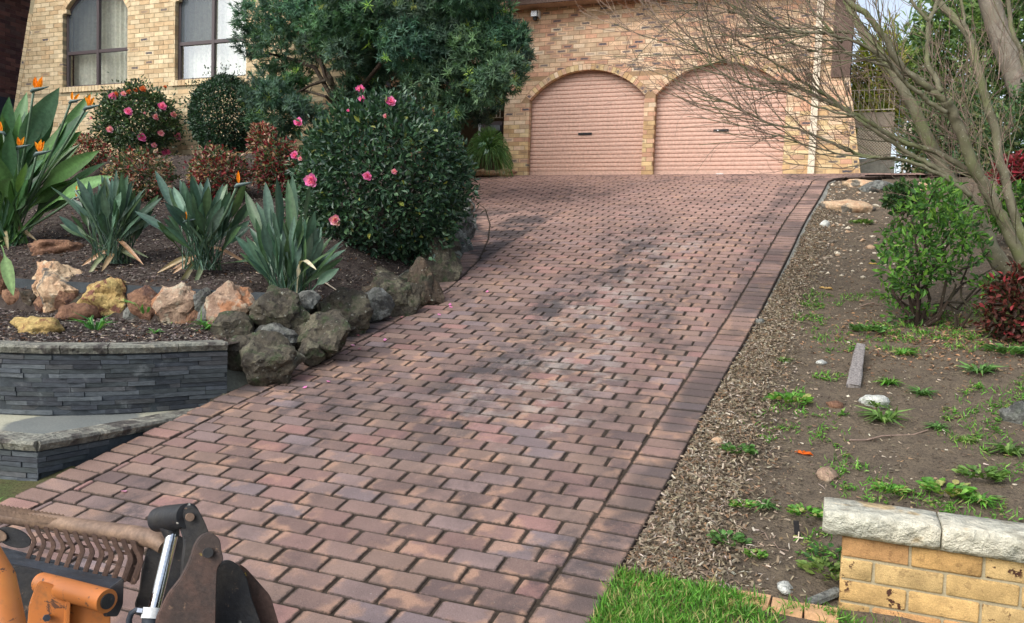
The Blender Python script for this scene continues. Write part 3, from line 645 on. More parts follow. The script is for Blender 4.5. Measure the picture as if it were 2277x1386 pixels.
# eave, fascia, gutter, roof, downpipe
mb = MB(); bxm(mb, -6.41, -.05, 15.12, GY + .0, 6.96, 6.985); build('soffit', mb, M['soffit'], house)
mb = MB(); bxm(mb, -6.43, -.05, 15.085, 15.12, 6.93, 7.16); bxm(mb, -6.43, -6.395, 15.12, GY, 6.93, 7.16); build('fascia', mb, M['fascia'], house)
mb = MB(); tube(mb, [(-6.5, 15.03, 7.14), (-.05, 15.03, 7.14)], .055, 8); build('gutter', mb, M['fascia'], house)
mb = MB(); mb.add(np.array([(-6.5, 14.98, 7.2), (-.1, 14.98, 7.2), (-.1, 20, 9.4), (-6.5, 20, 9.4), (-6.5, 14.98, 7.26), (-.1, 14.98, 7.26), (-.1, 20, 9.46), (-6.5, 20, 9.46)], float), [BOXF])
mb.add(np.array([(-17, 11.2, 8.0), (-6.6, 11.2, 8.0), (-6.6, 20, 11), (-17, 20, 11), (-17, 11.2, 8.1), (-6.6, 11.2, 8.1), (-6.6, 20, 11.1), (-17, 20, 11.1)], float), [BOXF]); build('roof', mb, M['roof'], house)
mb = MB(); bxm(mb, -.625, -.512, GY - .085, GY - .006, 3.63, 6.95); pipe = build('downpipe', mb, M['cream'], house)
for z in (4.4, 6.2): mb = MB(); bxm(mb, -.66, -.477, GY - .088, GY - .003, z, z + .03); build('pipe_bracket', mb, M['cream'], pipe)
# security light
t = thing('security_light', (-5.87, GY, 6.82), 'small silver floodlight fixed to the brick wall under the eave', 'light')
mb = MB(); bxm(mb, -5.99, -5.87, GY - .16, GY - .04, 6.77, 6.88); build('lamp_housing', mb, M['chrome'], t)
mb = MB(); bxm(mb, -5.85, -5.838, GY - .15, GY, 6.76, 6.89); bxm(mb, -5.87, -5.838, GY - .02, GY - .004, 6.75, 6.90); build('bracket', mb, M['white'], t)
mb = MB(); bxm(mb, -5.96, -5.89, GY - .12, GY - .05, 6.71, 6.77); build('sensor', mb, M['black'], t)
# neighbour's dark brick house
nb = thing('neighbour_house', (-16.8, 12, 2.9), 'dark red brown brick side wall of the neighbouring house', 'house')
mb = MB(); bxm(mb, -19, -16.806, 7.5, 24, 4.98, 9); build('wall', mb, simple('dark_mortar_red', C(128, 104, 98), .95), nb)
RED = [C(112, 76, 70), C(96, 66, 64), C(124, 86, 78), C(88, 62, 62), C(104, 80, 76)]
mb = MB()
for r in range(46):
    z = 5.0 + r * .086
    for i in range(52):
        y = 8.0 + i * .24 + (.12 if r % 2 else 0); V, f = box(-16.87, -16.8 + rng.normal() * .002, y, y + .23, z, z + .076); c = np.array(RED[rng.integers(5)]); c[:3] *= rng.uniform(.8, 1.15); c[3] = .0; mb.add(V, f, c)
build('brickwork', mb, M['brick_m'], nb, kind='stuff')
mb = MB(); bxm(mb, -19.05, -16.72, 7.4, 24, 2.0, 4.98); build('plinth', mb, simple('blue_plinth', C(62, 66, 76), .8), nb)
# ------------------------------------------------------------------ slate walls on the left
SLC = [C(70, 76, 82), C(58, 62, 68), C(84, 90, 94), C(64, 70, 72), C(76, 78, 80)]
def path_at(pts, s):
    d = np.concatenate([[0], np.cumsum(np.hypot(*np.diff(pts, axis=0).T))]); s = np.clip(s, 0, d[-1])
    return np.array([np.interp(s, d, pts[:, 0]), np.interp(s, d, pts[:, 1])]), d[-1]
def slates(parent, pts, z0, z1, out_sign, floor=None, pitch=.0292):
    _, L = path_at(pts, 0); r = 0; z = z0
    while z + pitch <= z1 + .004:
        s = -rng.uniform(0, .2)
        while s < L:
            l = rng.uniform(.14, .36); a, b = max(s, 0), min(s + l, L); s += l + .003
            if b - a < .03: continue
            A, B = path_at(pts, a)[0], path_at(pts, b)[0]; t = (B - A) / (np.linalg.norm(B - A) + 1e-9); n = np.array([t[1], -t[0]]) * out_sign
            if floor and max(floor(*A), floor(*B)) > z + .022: continue
            o = rng.uniform(-.006, .007); c = np.array(SLC[rng.integers(5)]); c[:3] *= rng.uniform(.75, 1.2); hh = pitch - rng.uniform(.0015, .004)
            P = []
            for zz in (z, z + hh):
                for p, off in ((A, o + rng.normal() * .0015), (B, o + rng.normal() * .0015), (B, -.07), (A, -.07)): P.append((*(p + n * off), zz))
            mb = MB(); mb.add(np.array(P), [BOXF], c); build('slate', mb, M['slate'], parent)
        z += pitch; r += 1
def cap_run(parent, pts, z0, th, out_sign, over, depth, mat, lens, name='capstone'):
    _, L = path_at(pts, 0); s = 0; i = 0
    while s < L - .02:
        l = min(lens[i % len(lens)], L - s); V = []; n1, n2 = max(3, int(l / .02)), 7
        ss = np.linspace(s + .003, s + l - .003, n1); top = []; 
        for v in ss:
            p, _ = path_at(pts, v); p2, _ = path_at(pts, v + .02); p1, _ = path_at(pts, v - .02); t = (p2 - p1) / (np.linalg.norm(p2 - p1) + 1e-9); n = np.array([t[1], -t[0]]) * out_sign
            f = over + .012 * fbm(p[0] * 9, p[1] * 9, 3., 3, i); f2 = over - .012 + .014 * fbm(p[0] * 9, p[1] * 9, 4., 3, i + 9)
            prof = [(f2 - .01, z0), (f2 + .006 * fbm(v, 3, 20., 2), z0 + th * .35), (f, z0 + th * .7), (f - .008, z0 + th * .98), (f - .03, z0 + th + .002 * fbm(v, 1, 9., 2)), (-depth, z0 + th), (-depth, z0)]
            V += [(*(p + n * a), z) for a, z in prof]
        m = 7; k = np.arange(m - 1); q = np.concatenate([np.stack([j * m + k, (j + 1) * m + k, (j + 1) * m + k + 1, j * m + k + 1], 1) for j in range(n1 - 1)])
        mb = MB(); mb.add(np.array(V), [q, np.arange(m)[None], (np.arange(m)[::-1] + (n1 - 1) * m)[None]]); build(name, mb, mat, parent); s += l; i += 1
SWS = _SW
w1 = thing('slate_wall', (-4.6, 3.6, SLAB_Z), 'curved dark stacked slate garden wall with a pale sandstone capping', 'wall')
slates(w1, SWS, SLAB_Z + .002, 1.205, -1)
cap_run(w1, SWS, 1.207, .055, -1, .03, .16, M['oldcap'], [.33, .42, .27, .5, .38])
mb = MB(); 
for i in range(len(SWS) - 1):
    A, B = SWS[i], SWS[i + 1]; t = (B - A) / np.linalg.norm(B - A); n = -np.array([t[1], -t[0]])
    P = [(*(p + n * o), z) for z in (.6, 1.205) for p, o in ((A, -.012), (B, -.012), (B, -.14), (A, -.14))]; mb.add(np.array(P), [BOXF])
build('mortar_core', mb, M['blackmortar'], w1)
LWP = np.array([(-3.90, 4.30), (-3.925, 3.9), (-3.96, 3.5), (-4.025, 3.10), (-4.25, 3.045), (-4.6, 3.0), (-5.4, 2.93)])
w2 = thing('low_slate_wall', (-4.03, 3.1, .6), 'low slate kerb wall with rough cap beside the paved driveway edge', 'wall')
slates(w2, LWP[:4], .575, .758, -1, lambda x, y: h(y) - .02); slates(w2, LWP[3:], .575, .758, -1, lambda x, y: .57)
cap_run(w2, LWP[:4], .758, .057, -1, .028, .15, M['oldcap'], [.36, .5, .42]); cap_run(w2, LWP[3:], .759, .058, -1, .03, .15, M['oldcap'], [.2, .45, .4])
mb = MB()
for i in range(len(LWP) - 1):
    A, B = LWP[i], LWP[i + 1]; t = (B - A) / np.linalg.norm(B - A); n = -np.array([t[1], -t[0]])
    P = [(*(p + n * o), z) for z in (.4, .757) for p, o in ((A, -.012), (B, -.012), (B, -.14), (A, -.14))]; mb.add(np.array(P), [BOXF])
build('mortar_core', mb, M['blackmortar'], w2)
def slab():
    t = NT('stained_slab'); P = t.n('SeparateXYZ', Vector=t.pos()); n = t.noise(4, 5, .6)
    c = t.mix(t.rng(n, .35, .65), C(150, 150, 132), C(172, 170, 150))
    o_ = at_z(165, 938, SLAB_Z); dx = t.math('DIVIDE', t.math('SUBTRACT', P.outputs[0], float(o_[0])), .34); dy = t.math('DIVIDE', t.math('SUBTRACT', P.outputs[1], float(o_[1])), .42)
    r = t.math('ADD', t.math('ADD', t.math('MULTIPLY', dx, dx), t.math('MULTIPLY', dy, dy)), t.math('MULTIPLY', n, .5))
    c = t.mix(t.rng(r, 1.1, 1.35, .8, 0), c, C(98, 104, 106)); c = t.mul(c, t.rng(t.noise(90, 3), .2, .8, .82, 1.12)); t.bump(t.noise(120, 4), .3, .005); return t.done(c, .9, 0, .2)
sheet('concrete_slab', np.arange(-6.2, -3.9, .06), np.arange(2.9, 4.5, .06), lambda x, y: 0 * x + SLAB_Z - .006, slab(),
      keep=lambda x, y: (x < np.interp(y, LWP[:4][::-1, 1], LWP[:4][::-1, 0]) - .03) & ((x > -4.02) | (y > np.interp(x, LWP[3:][::-1, 0], LWP[3:][::-1, 1]) + .03)) & (y < np.interp(x, SWS[::-1, 0], SWS[::-1, 1]) + .08))
# ------------------------------------------------------------------ rocks
def rock_px(mb, x0, y0, x1, y1, Y, seed, sub=3, deep=.8, rough=.22, sink=.12):
    P = at_y((x0 + x1) / 2, (y0 + y1) / 2, Y); m = mpp(P); w, hh = (x1 - x0) * m * 1.16, (y1 - y0) * m * 1.12
    rock(mb, P + np.array([0, w * deep * .25, -hh * sink * .5]), (w * 1.08, max(w * deep, .12), hh * (1.06 + sink)), seed, sub, rough, rot=0.); return P
rw = thing('rock_wall', (-4.2, 5.3, 1.2), 'mortared rockery of mixed boulders edging the garden bed and driveway', 'rock wall')
RK = [(33, 585, 165, 684, 5.25, 'rock_pale', 4), (168, 609, 277, 694, 5.22, 'rock_yellow', 4), (272, 638, 345, 706, 5.2, 'rock_brown', 3), (333, 631, 422, 712, 5.15, 'rock_pink', 4), (424, 638, 470, 685, 5.2, 'rock_grey', 3),
      (436, 643, 546, 730, 5.1, 'rock_pink', 4), (546, 641, 668, 722, 5.1, 'rock_dark', 4), (650, 645, 698, 684, 5.3, 'rock_grey', 3), (692, 652, 802, 745, 5.75, 'rock_dark', 4), (796, 640, 856, 704, 6.15, 'rock_grey', 3),
      (636, 694, 757, 795, 5.15, 'rock_dark', 4), (556, 718, 642, 775, 5.0, 'rock_grey', 3), (508, 742, 655, 850, 4.62, 'rock_dark', 4), (835, 612, 912, 702, 6.4, 'rock_dark', 4), (885, 585, 970, 694, 6.75, 'rock_mud', 4),
      (940, 545, 1010, 650, 7.5, 'rock_dark', 4), (985, 500, 1040, 600, 8.6, 'rock_grey', 4), (1000, 462, 1050, 545, 9.6, 'rock_grey', 4), (760, 588, 862, 645, 6.9, 'rock_dark', 3), (-40, 575, 17, 668, 5.25, 'rock_brown', 3),
      (440, 865, 525, 905, 4.40, 'rock_dark', 3), (655, 760, 705, 806, 5.0, 'rock_dark', 3), (1010, 430, 1050, 480, 10.8, 'rock_grey', 3), (990, 425, 1030, 455, 12.0, 'rock_grey', 3)]
for i, (a, b, c_, d, Y, mt, sub) in enumerate(RK):
    mb = MB(); rock_px(mb, a, b, c_, d, Y, i + 11, sub); V = mb.V[0]; o = V.mean(0)
    ob = build('rock', mb, M[mt], rw, smooth=False)
    ob.data.polygons.foreach_set('use_smooth', np.ones(len(ob.data.polygons), bool))
    ob.data.set_sharp_from_angle(angle=.5)
Rr = random.Random(5)
for i, y in enumerate(np.arange(4.75, 11.9, .27)):
    for lay_, (dx, dz, sz) in enumerate(((.42, .07, .34), (.62, .22, .36))):
        if y > 5.9 and lay_: continue
        c = np.array([float(XL(y)) - dx - Rr.uniform(-.04, .06), y + Rr.uniform(-.08, .08), float(h(y)) + dz + Rr.uniform(-.04, .05)]); s_ = sz * Rr.uniform(.8, 1.2)
        mb = MB(); rock(mb, c, (s_ * .95, s_ * 1.05, s_ * Rr.uniform(.7, 1.0)), 200 + i * 2 + lay_, 3, .2); ob = build('rock', mb, M[('rock_dark', 'rock_dark', 'rock_mud', 'rock_grey')[Rr.randrange(4)]], rw)
        ob.data.polygons.foreach_set('use_smooth', np.ones(len(ob.data.polygons), bool)); ob.data.set_sharp_from_angle(angle=.5)
for i, x in enumerate(np.arange(-7.3, -4.2, .21)):
    c = np.array([x + Rr.uniform(-.05, .05), 5.27 + Rr.uniform(-.03, .05), 1.36 + Rr.uniform(-.05, .04)]); mb = MB(); rock(mb, c, (.24, .2, Rr.uniform(.2, .34)), 300 + i, 2, .2); ob = build('rock', mb, M[('rock_brown', 'rock_mud', 'rock_grey', 'rock_pink')[Rr.randrange(4)]], rw)
mb = MB(); bxm(mb, -7.6, -4.22, 5.27, 5.42, 1.0, 1.56); build('mortar_wall', mb, M['blackmortar'], rw)
def loose(name, x0, y0, x1, y1, Y, mt, label, seed, cat='rock', sub=3, group=None, deep=.8):
    mb = MB(); P = rock_px(mb, x0, y0, x1, y1, Y, seed, sub, deep); o = build(name, mb, M[mt], org=(P[0], P[1], mb.V[0][:, 2].min()), smooth=True); return tag(o, label, cat, group)
loose('rock', 18, 702, 122, 758, 4.3, 'rock_yellow', 'yellow brown rock with a red top lying in the mulch above the slate capping', 61, sub=4)
loose('rock', 112, 678, 188, 712, 4.95, 'rock_brown', 'small rusty and white rock half buried below the pale boulder', 62)
loose('rock', 36, 528, 160, 578, 6.1, 'rock_brown', 'flat brown rock at the foot of the big strelitzia behind the boulders', 63, sub=4)
G = lambda px, py: at_g(px, py, right_ground); GL = lambda px, py: at_g(px, py, left_ground)
def loose_g(name, x0, y0, x1, y1, mt, label, seed, cat='rock', sub=3, group=None, g=None):
    P = (g or G)((x0 + x1) / 2, y1 - (y1 - y0) * .15); return loose(name, x0, y0, x1, y1, P[1], mt, label, seed, cat, sub, group)
loose_g('rock', 1680, 708, 1701, 726, 'rock_grey', 'round grey stone beside the outer edge of the driveway pavers', 70, sub=2)
loose_g('rock', 1920, 882, 1967, 909, 'rock_white', 'angular white rock on the dirt below the weathered timber stake', 71)
loose_g('rock', 1880, 396, 1950, 420, 'rock_pale', 'pale broken rock at the top corner of the dirt bank', 72, sub=4)
loose_g('rock', 1925, 398, 1990, 432, 'rock_grey', 'grey rock slab next to the pale rock at the top of the bank', 73)
loose_g('rock', 2022, 404, 2080, 428, 'rock_pale', 'pale rock behind the green shrub at the top of the bank', 74)
loose_g('rock', 1850, 445, 1945, 478, 'rock_pale', 'flat crumbling sandstone outcrop in the upper dirt bank', 75)
loose_g('rock', 1824, 490, 1842, 508, 'rock_white', 'small white rubble stone by the concrete haunch near the top', 76, sub=2)
loose_g('rock', 1818, 1040, 1856, 1068, 'rock_pink', 'pinkish stone half buried in the middle of the dirt bank', 77, sub=2)
loose_g('rock', 1582, 972, 1608, 992, 'rock_pale', 'tan square stone chip among the dry leaf litter', 78, sub=2)
loose_g('rock', 1842, 894, 1872, 910, 'rock_brown', 'orange brown stone left of the white rock', 79, sub=2)
loose_g('rock', 2232, 898, 2300, 952, 'rock_grey', 'large grey brown rock at the far right of the dirt bank', 80, sub=4)
loose_g('rock', 1814, 800, 1836, 812, 'rock_white', 'flat pale stone left of the weathered timber stake', 81, sub=2)
loose_g('rock', 1730, 1298, 1760, 1318, 'rock_white', 'whitish stone lying just behind the peach edging bricks', 82, sub=2)
mb = MB(); P = at_y(1085, 380, 14.6)
for i, dx in enumerate((-.42, 0., .36)): rock(mb if i == 0 else mb, P + np.array([dx, rng.uniform(-.1, .1), -.03]), (.5, .35, .17), 90 + i, 3)
o = build('bush_rock', mb, M['rock_pale'], org=P - [0, 0, .1], smooth=True); tag(o, 'flat pale bush rocks edging the grass tree beside the garage', 'rocks')
# ------------------------------------------------------------------ brick letterbox wall at the lower right
bw = thing('brick_wall', (.1, 3.35, .5), 'low tan speckled brick wall with thick sandstone coping beside the grass', 'wall')
BX0, BY = .072, 3.30; mb = MB(); bxm(mb, BX0 + .006, 2.3, BY + .006, BY + .104, .1, .912); build('mortar_core', mb, M['mortar_tan'], bw)
SPK = [C(204, 168, 112), C(208, 176, 122), C(198, 158, 102), C(192, 148, 100), C(206, 172, 116)]
def speckmat():
    t = NT('speckled_brick'); oi = t.n('ObjectInfo'); P = t.loc(); c = t.mul(oi.outputs['Color'], t.rng(t.noise(14, 4, .6, t.pos()), .3, .7, .78, 1.14))
    v = t.voro(34, vec=t.pos()); n = t.noise(38, 4, .6, t.pos()); sp = t.math('MULTIPLY', t.math('MULTIPLY', t.rng(n, .56, .60), t.rng(t.noise(11, 2, .5, t.pos()), .40, .56)), oi.outputs['Alpha'])
    c = t.mix(sp, c, C(74, 50, 40)); c = t.mul(c, t.rng(t.noise(240, 3, .7, t.pos()), .25, .75, .78, 1.18))
    t.bump(t.math('ADD', t.noise(150, 4, .7, t.pos()), t.noise(30, 3, .6, t.pos())), .55, .008); return t.done(c, .9, 0, .15)
M['speck'] = speckmat()
def rbrick(w, seed):
    R = np.random.default_rng(seed); bm = bmesh.new(); bmesh.ops.create_cube(bm, size=1); bmesh.ops.scale(bm, vec=(w, .11, .076), verts=bm.verts)
    bmesh.ops.bevel(bm, geom=bm.edges[:], offset=.006, segments=2, affect='EDGES', profile=.6)
    for v in bm.verts: v.co += Vector(R.normal(size=3) * .0011)
    for f in bm.faces: f.smooth = True
    me = bpy.data.meshes.new('wall_brick'); bm.to_mesh(me); bm.free(); me.materials.append(M['speck']); return me
RB = {(w, k): rbrick(w, k + int(w * 100)) for w in (.23, .11) for k in range(3)}
for r in range(-5, 5):
    zc = .898 - .043 - (4 - r) * .086 + .0
    if zc < .3: continue
    x = BX0
    if r % 2 == 0: ws = [.23] * 9
    else: ws = [.11] + [.23] * 9
    for i, w in enumerate(ws):
        c = np.array(SPK[rng.integers(5)]) * rng.uniform(.70, .92); c[3] = 1. if rng.random() < .65 else .3
        place('brick', RB[(w, rng.integers(3))], bw, Matrix.Translation((x + w / 2, BY + .055 + rng.normal() * .0015, zc)), c); x += w + .010
cp = np.array([(BX0 - .075, BY), (BX0 + .46, BY + .0), (BX0 + .92, BY), (BX0 + 1.5, BY), (BX0 + 2.3, BY)])
def coping(x0, x1, seed):
    n1 = int((x1 - x0) / .012); V = []; m = 12
    for i in range(n1 + 1):
        x = x0 + (x1 - x0) * i / n1; ro = lambda k, s: .016 * fbm(x * 7, k, s, 4, seed)
        en = .010 * max(0, 1 - min(i, n1 - i) / 2.)
        prof = [(BY - .028 - ro(1, 1.3) + en, .902), (BY - .040 - ro(2, 2.) * 1.3 + en, .922 + ro(5, 1.)), (BY - .046 - ro(3, 2.6) * 1.4 + en, .948 + ro(6, 1.4)), (BY - .050 - ro(4, 3.) + en, .972), (BY - .046 + en, .988 + ro(7, .6) * .2), (BY - .036 + en, .9965 + ro(8, 2.) * .15 - en), (BY + .02, .999 + ro(9, 1.) * .1 - en * .6), (BY + .10, .998 - en * .6), (BY + .155 - en, .996), (BY + .165 - en, .985), (BY + .165 - en, .92), (BY + .15, .902)]
        V += [(x, a, b) for a, b in prof]
    k = np.arange(m); k2 = (k + 1) % m; q = np.concatenate([np.stack([j * m + k, (j + 1) * m + k, (j + 1) * m + k2, j * m + k2], 1) for j in range(n1)])
    mb = MB(); mb.add(np.array(V), [q, np.arange(m)[None], (np.arange(m)[::-1] + n1 * m)[None]]); build('coping_stone', mb, M['sandstone'], bw, smooth=True)
coping(BX0 - .075, BX0 + .325, 3); coping(BX0 + .332, BX0 + .95, 8); coping(BX0 + .957, BX0 + 1.6, 12); coping(BX0 + 1.607, BX0 + 2.3, 17)
# peach edging bricks in line with the wall
ed = thing('brick_edging', (-.3, 3.2, .6), 'row of flush peach bricks between the grass and the dirt bank', 'edging')
M['peach'] = simple('peach_brick', C(206, 164, 122), .9, var=.18, scale=14, bump=.3)
for i, (xa, xb) in enumerate(((1366, 1425), (1430, 1500), (1600, 1640), (1643, 1712), (1716, 1786), (1789, 1862))):
    A = at_g(xa, 1268 + (xa - 1366) * .205, lambda x, y: h(y) - .03); B = at_g(xb, 1268 + (xb - 1366) * .205, lambda x, y: h(y) - .03)
    mb = MB(); y = 3.205 + .004 * rng.normal(); z = float(h(3.2)) - .022 + .004 * rng.normal(); V, f = box(A[0], B[0], y - .05, y + .055, z - .06, z); V += rng.normal(size=V.shape) * .0025; mb.add(V, f); build('brick', mb, M['peach'], ed)
# ------------------------------------------------------------------ plants
def stems(mb, base, tips, r0, r1, n=5, wob=.06, col=None):
    for tp in tips:
        tp = np.asarray(tp); k = 6; t = np.linspace(0, 1, k)[:, None]; P = base + (tp - base) * t; P[1:-1] += rng.normal(size=(k - 2, 3)) * wob * np.linalg.norm(tp - base); P[:, 2] += .1 * np.sin(t[:, 0] * np.pi) * np.linalg.norm(tp - base); tube(mb, P, np.linspace(r0, r1, k), n, col, cap=False)
def blob_points(n, c, rad, lump=.16, lo=.55, seed=0, freq=2.2):
    d = rdir(n); r = np.array([1 + lump * (mnoise.noise(Vector(v * freq) + Vector((seed, 0, 0))) * 1.4 + .6 * mnoise.noise(Vector(v * freq * 2.6) + Vector((0, seed, 0)))) for v in d])
    k = lo + (1 - lo) * rng.random(n) ** .45; return np.asarray(c) + d * (r * k)[:, None] * np.asarray(rad), d
def foliage(mb, P, D, L, W, pal, w=None, up=.25, jit=.8, kind='oval', bend=.15, var=.22):
    n = len(P); d = norm(D + jit * rng.normal(size=(n, 3)) + [0, 0, up]); N = norm(D * .6 + rdir(n) * .6 + [0, 0, .5])
    leaves(mb, P, d, N, L * rng.uniform(.7, 1.2, n), W * rng.uniform(.75, 1.2, n), tints(n, pal, w, var), kind, bend)
def flower(parent, P, out, r, pal, name='flower', petals=16):            # ruffled camellia bloom
    out = norm(np.asarray(out)); a = norm(np.cross(out, [0.1, .2, 1.])); b = np.cross(out, a); mb = MB()
    for k in range(petals):
        ring_ = k / petals; t = k * 2.4; d = (a * math.cos(t) + b * math.sin(t)) * (1 - .65 * ring_) + out * (.15 + .9 * ring_); l = r * (1.0 - .35 * ring_)
        leaves(mb, [P + out * r * .1], [d], [out], [l], [l * .95], tints(1, pal, None, .12), 'oval', -.15)
    return build(name, mb, M['petal'], parent)
PINK = [C(236, 130, 190), C(242, 156, 204), C(226, 108, 172)]; PALEP = [C(238, 176, 204), C(240, 190, 190), C(230, 140, 170)]; RUST = [C(206, 112, 70), C(222, 140, 100)]
def in_ell(px, py, c, rad, push=1.0):                                    # point of an ellipsoid's near side under a pixel
    d = ray(px, py); o = (CAM - c) / rad; dd = d / rad; A = dd @ dd; B = 2 * o @ dd; Cc = o @ o - 1; disc = B * B - 4 * A * Cc
    t = (-B - math.sqrt(max(disc, 0))) / (2 * A); P = CAM + d * t; return P * push + (1 - push) * c, norm((P - c) / rad ** 2)
def bush(name, x0, y0, x1, y1, Y, label, cat, pal, w, nleaf, L, W, mat, lump=.12, lo=.6, depth=.9, seed=1, freq=2.2, group=None, base_px=None, flowers=(), up=.25, tipn=0, stem_r=.02, kind='oval', var=.22):
    c = at_y((x0 + x1) / 2, (y0 + y1) / 2, Y); m = mpp(c); rad = np.array([(x1 - x0) * m / 2, (x1 - x0) * m / 2 * depth, (y1 - y0) * m / 2]); base = c - [0, 0, rad[2] * 1.02]
    if base_px: base = at_y(*base_px, Y)
    th = thing(name, base, label, cat, group)
    mb = MB(); tips = [c + v * rad * .8 for v in rdir(14)]; stems(mb, base, tips, stem_r, stem_r * .25); build('stem', mb, M['darkbark'], th)
    mb = MB(); P, D = blob_points(nleaf, c, rad, lump, lo, seed, freq); foliage(mb, P, D, L, W, pal, w, up, .8, kind, var=var)
    if tipn: P, D = blob_points(tipn, c, rad * 1.1, .3, .92, seed + 3, 4.); foliage(mb, P, D, L * .9, W * .9, pal, w, .6, .6, kind, var=var)
    build('foliage', mb, mat, th, kind='stuff')
    for fx, fy, fr, fp in flowers:
        P, N = in_ell(fx, fy, c, rad * 1.0, 1.02); flower(th, P, N * .5 - ray(fx, fy) * .8 + [0, 0, .2], fr, fp)
    return th, c, rad
CAMEL = [C(52, 78, 58), C(66, 96, 68), C(44, 68, 54), C(84, 112, 80), C(132, 138, 68)]
bush('camellia_bush', 652, 218, 1046, 604, 7.55, 'large round glossy dark green camellia with pink blooms at the driveway bend', 'shrub', CAMEL, [.34, .3, .22, .12, .02], 15000, .078, .036, M['leaf'], .13, .58, .9, 3, base_px=(872, 590), tipn=700,
     flowers=[(669, 276, .062, PINK), (803, 205, .06, PINK), (806, 226, .045, PINK), (869, 232, .066, PINK), (858, 263, .035, PALEP), (661, 348, .055, PINK), (697, 403, .085, PINK), (818, 393, .055, PINK), (876, 383, .035, PALEP), (749, 489, .07, PALEP), (672, 355, .03, PALEP), (776, 250, .02, PINK)])
bush('camellia_bush', 205, 192, 408, 352, 11.1, 'loose camellia with many pink and faded blooms under the arched window', 'shrub', [C(52, 74, 48), C(66, 92, 56), C(80, 106, 64), C(44, 60, 44)], None, 6500, .075, .036, M['leaf'], .22, .45, .7, 9, base_px=(310, 360), tipn=500,
     flowers=[(253, 217, .085, PINK), (259, 212, .06, RUST), (276, 211, .06, PALEP), (288, 207, .055, RUST), (318, 201, .075, RUST), (302, 203, .05, RUST), (287, 249, .085, PINK), (360, 238, .09, PINK), (384, 256, .07, PALEP), (346, 261, .07, PALEP), (247, 288, .075, PALEP), (316, 305, .09, PINK), (357, 296, .07, PALEP), (393, 303, .085, PINK), (342, 322, .06, PALEP), (367, 336, .10, PINK), (206, 263, .04, PALEP), (321, 252, .03, PALEP), (366, 196, .04, RUST)])
bush('clipped_shrub', 420, 172, 582, 348, 10.9, 'dense clipped rounded dark green shrub beside the second window', 'shrub', [C(42, 66, 48), C(52, 80, 58), C(36, 58, 44), C(64, 94, 64)], None, 15000, .05, .026, M['leaf'], .05, .72, .85, 5, base_px=(500, 352), tipn=1500)
NAN = [C(118, 42, 52), C(150, 66, 64), C(186, 152, 130), C(84, 100, 68), C(64, 74, 54), C(192, 172, 150)]
for i, (a, b, c_, d, Y, lab, w) in enumerate([
        (236, 336, 388, 452, 8.3, 'low red and cream nandina mound below the loose camellia', [.08, .08, .20, .28, .26, .10]),
        (418, 332, 556, 446, 8.2, 'bright red topped nandina mound in front of the clipped shrub', [.22, .14, .16, .2, .22, .06]),
        (566, 314, 672, 432, 8.4, 'dark red nandina clump squeezed against the large camellia', [.24, .12, .12, .26, .22, .04]),
        (556, 278, 612, 345, 9.2, 'tall thin pinkish nandina sprig behind the red clumps', [.16, .24, .22, .16, .16, .06]),
        (150, 306, 236, 372, 9.2, 'rusty nandina clump half hidden by the big strelitzia', [.16, .16, .18, .22, .24, .04])]):
    bush('nandina_shrub', a, b, c_, d, Y, lab, 'shrub', NAN, w, 2600 if c_ - a > 90 else 1100, .062, .028, M['leaf_m'], .2, .4, .8, 20 + i, 3., group='nandina shrubs in the garden bed', up=.1, tipn=300, stem_r=.008)
# podocarpus tree with rosettes of narrow leaves
TY = 10.5
tr = thing('podocarpus_tree', at_y(800, 345, TY), 'large spreading dark green conifer with dense rosettes before the house entry', 'tree')
mb = MB(); B0 = at_y(800, 345, TY)
for pl, r0 in (([(770, 330), (752, 240), (735, 175), (700, 120), (650, 90)], .055), ([(752, 240), (700, 150), (640, 130), (600, 120)], .04), ([(790, 340), (775, 230), (772, 120), (790, 40)], .05), ([(880, 330), (905, 230), (930, 160), (980, 90)], .06), ([(905, 230), (960, 190), (1050, 150), (1120, 120)], .045),
               ([(945, 260), (955, 205), (975, 170), (1000, 100)], .045), ([(775, 230), (840, 150), (900, 60)], .04), ([(735, 175), (690, 190), (620, 230)], .03), ([(752, 240), (725, 215), (690, 205), (650, 195)], .028), ([(735, 190), (722, 170), (712, 130), (700, 80)], .03)):
    P = [at_y(x, y, TY + .25 * math.sin(x * .05)) for x, y in pl]; tube(mb, P, np.linspace(r0, r0 * .45, len(P)), 7)
build('trunk', mb, M['darkbark'], tr)
LOB = [(575, 40, 58), (560, 95, 42), (640, 30, 66), (620, 110, 56), (600, 185, 46), (570, 215, 36), (660, 170, 30), (700, 40, 76), (700, 105, 42), (775, 30, 80), (770, 120, 50), (850, 25, 85), (840, 110, 66), (925, 20, 86), (910, 105, 66), (1000, 25, 86), (985, 110, 70), (1065, 40, 74), (1060, 120, 66), (1110, 90, 60), (1150, 125, 36), (1125, 165, 46), (1085, 190, 50), (1040, 210, 50), (990, 190, 56), (940, 180, 44), (870, 190, 50), (820, 175, 42), (1010, 245, 38), (1070, 245, 36), (620, 255, 34), (580, 270, 32), (640, 290, 28), (900, 235, 34), (680, -30, 80), (800, -50, 100), (930, -60, 100), (1040, -40, 90), (1150, 80, 30), (610, 215, 40), (660, 235, 26), (960, 300, 26), (1000, 290, 26), (640, 210, 44), (600, 300, 30), (770, 210, 34), (800, 230, 40), (845, 235, 38), (690, 250, 30), (740, 60, 60), (870, 70, 70), (960, 70, 66), (1030, 80, 60)]
mb = MB(); PAL_T = [C(68, 96, 78), C(84, 114, 90), C(54, 80, 66), C(102, 134, 104), C(146, 170, 90)]
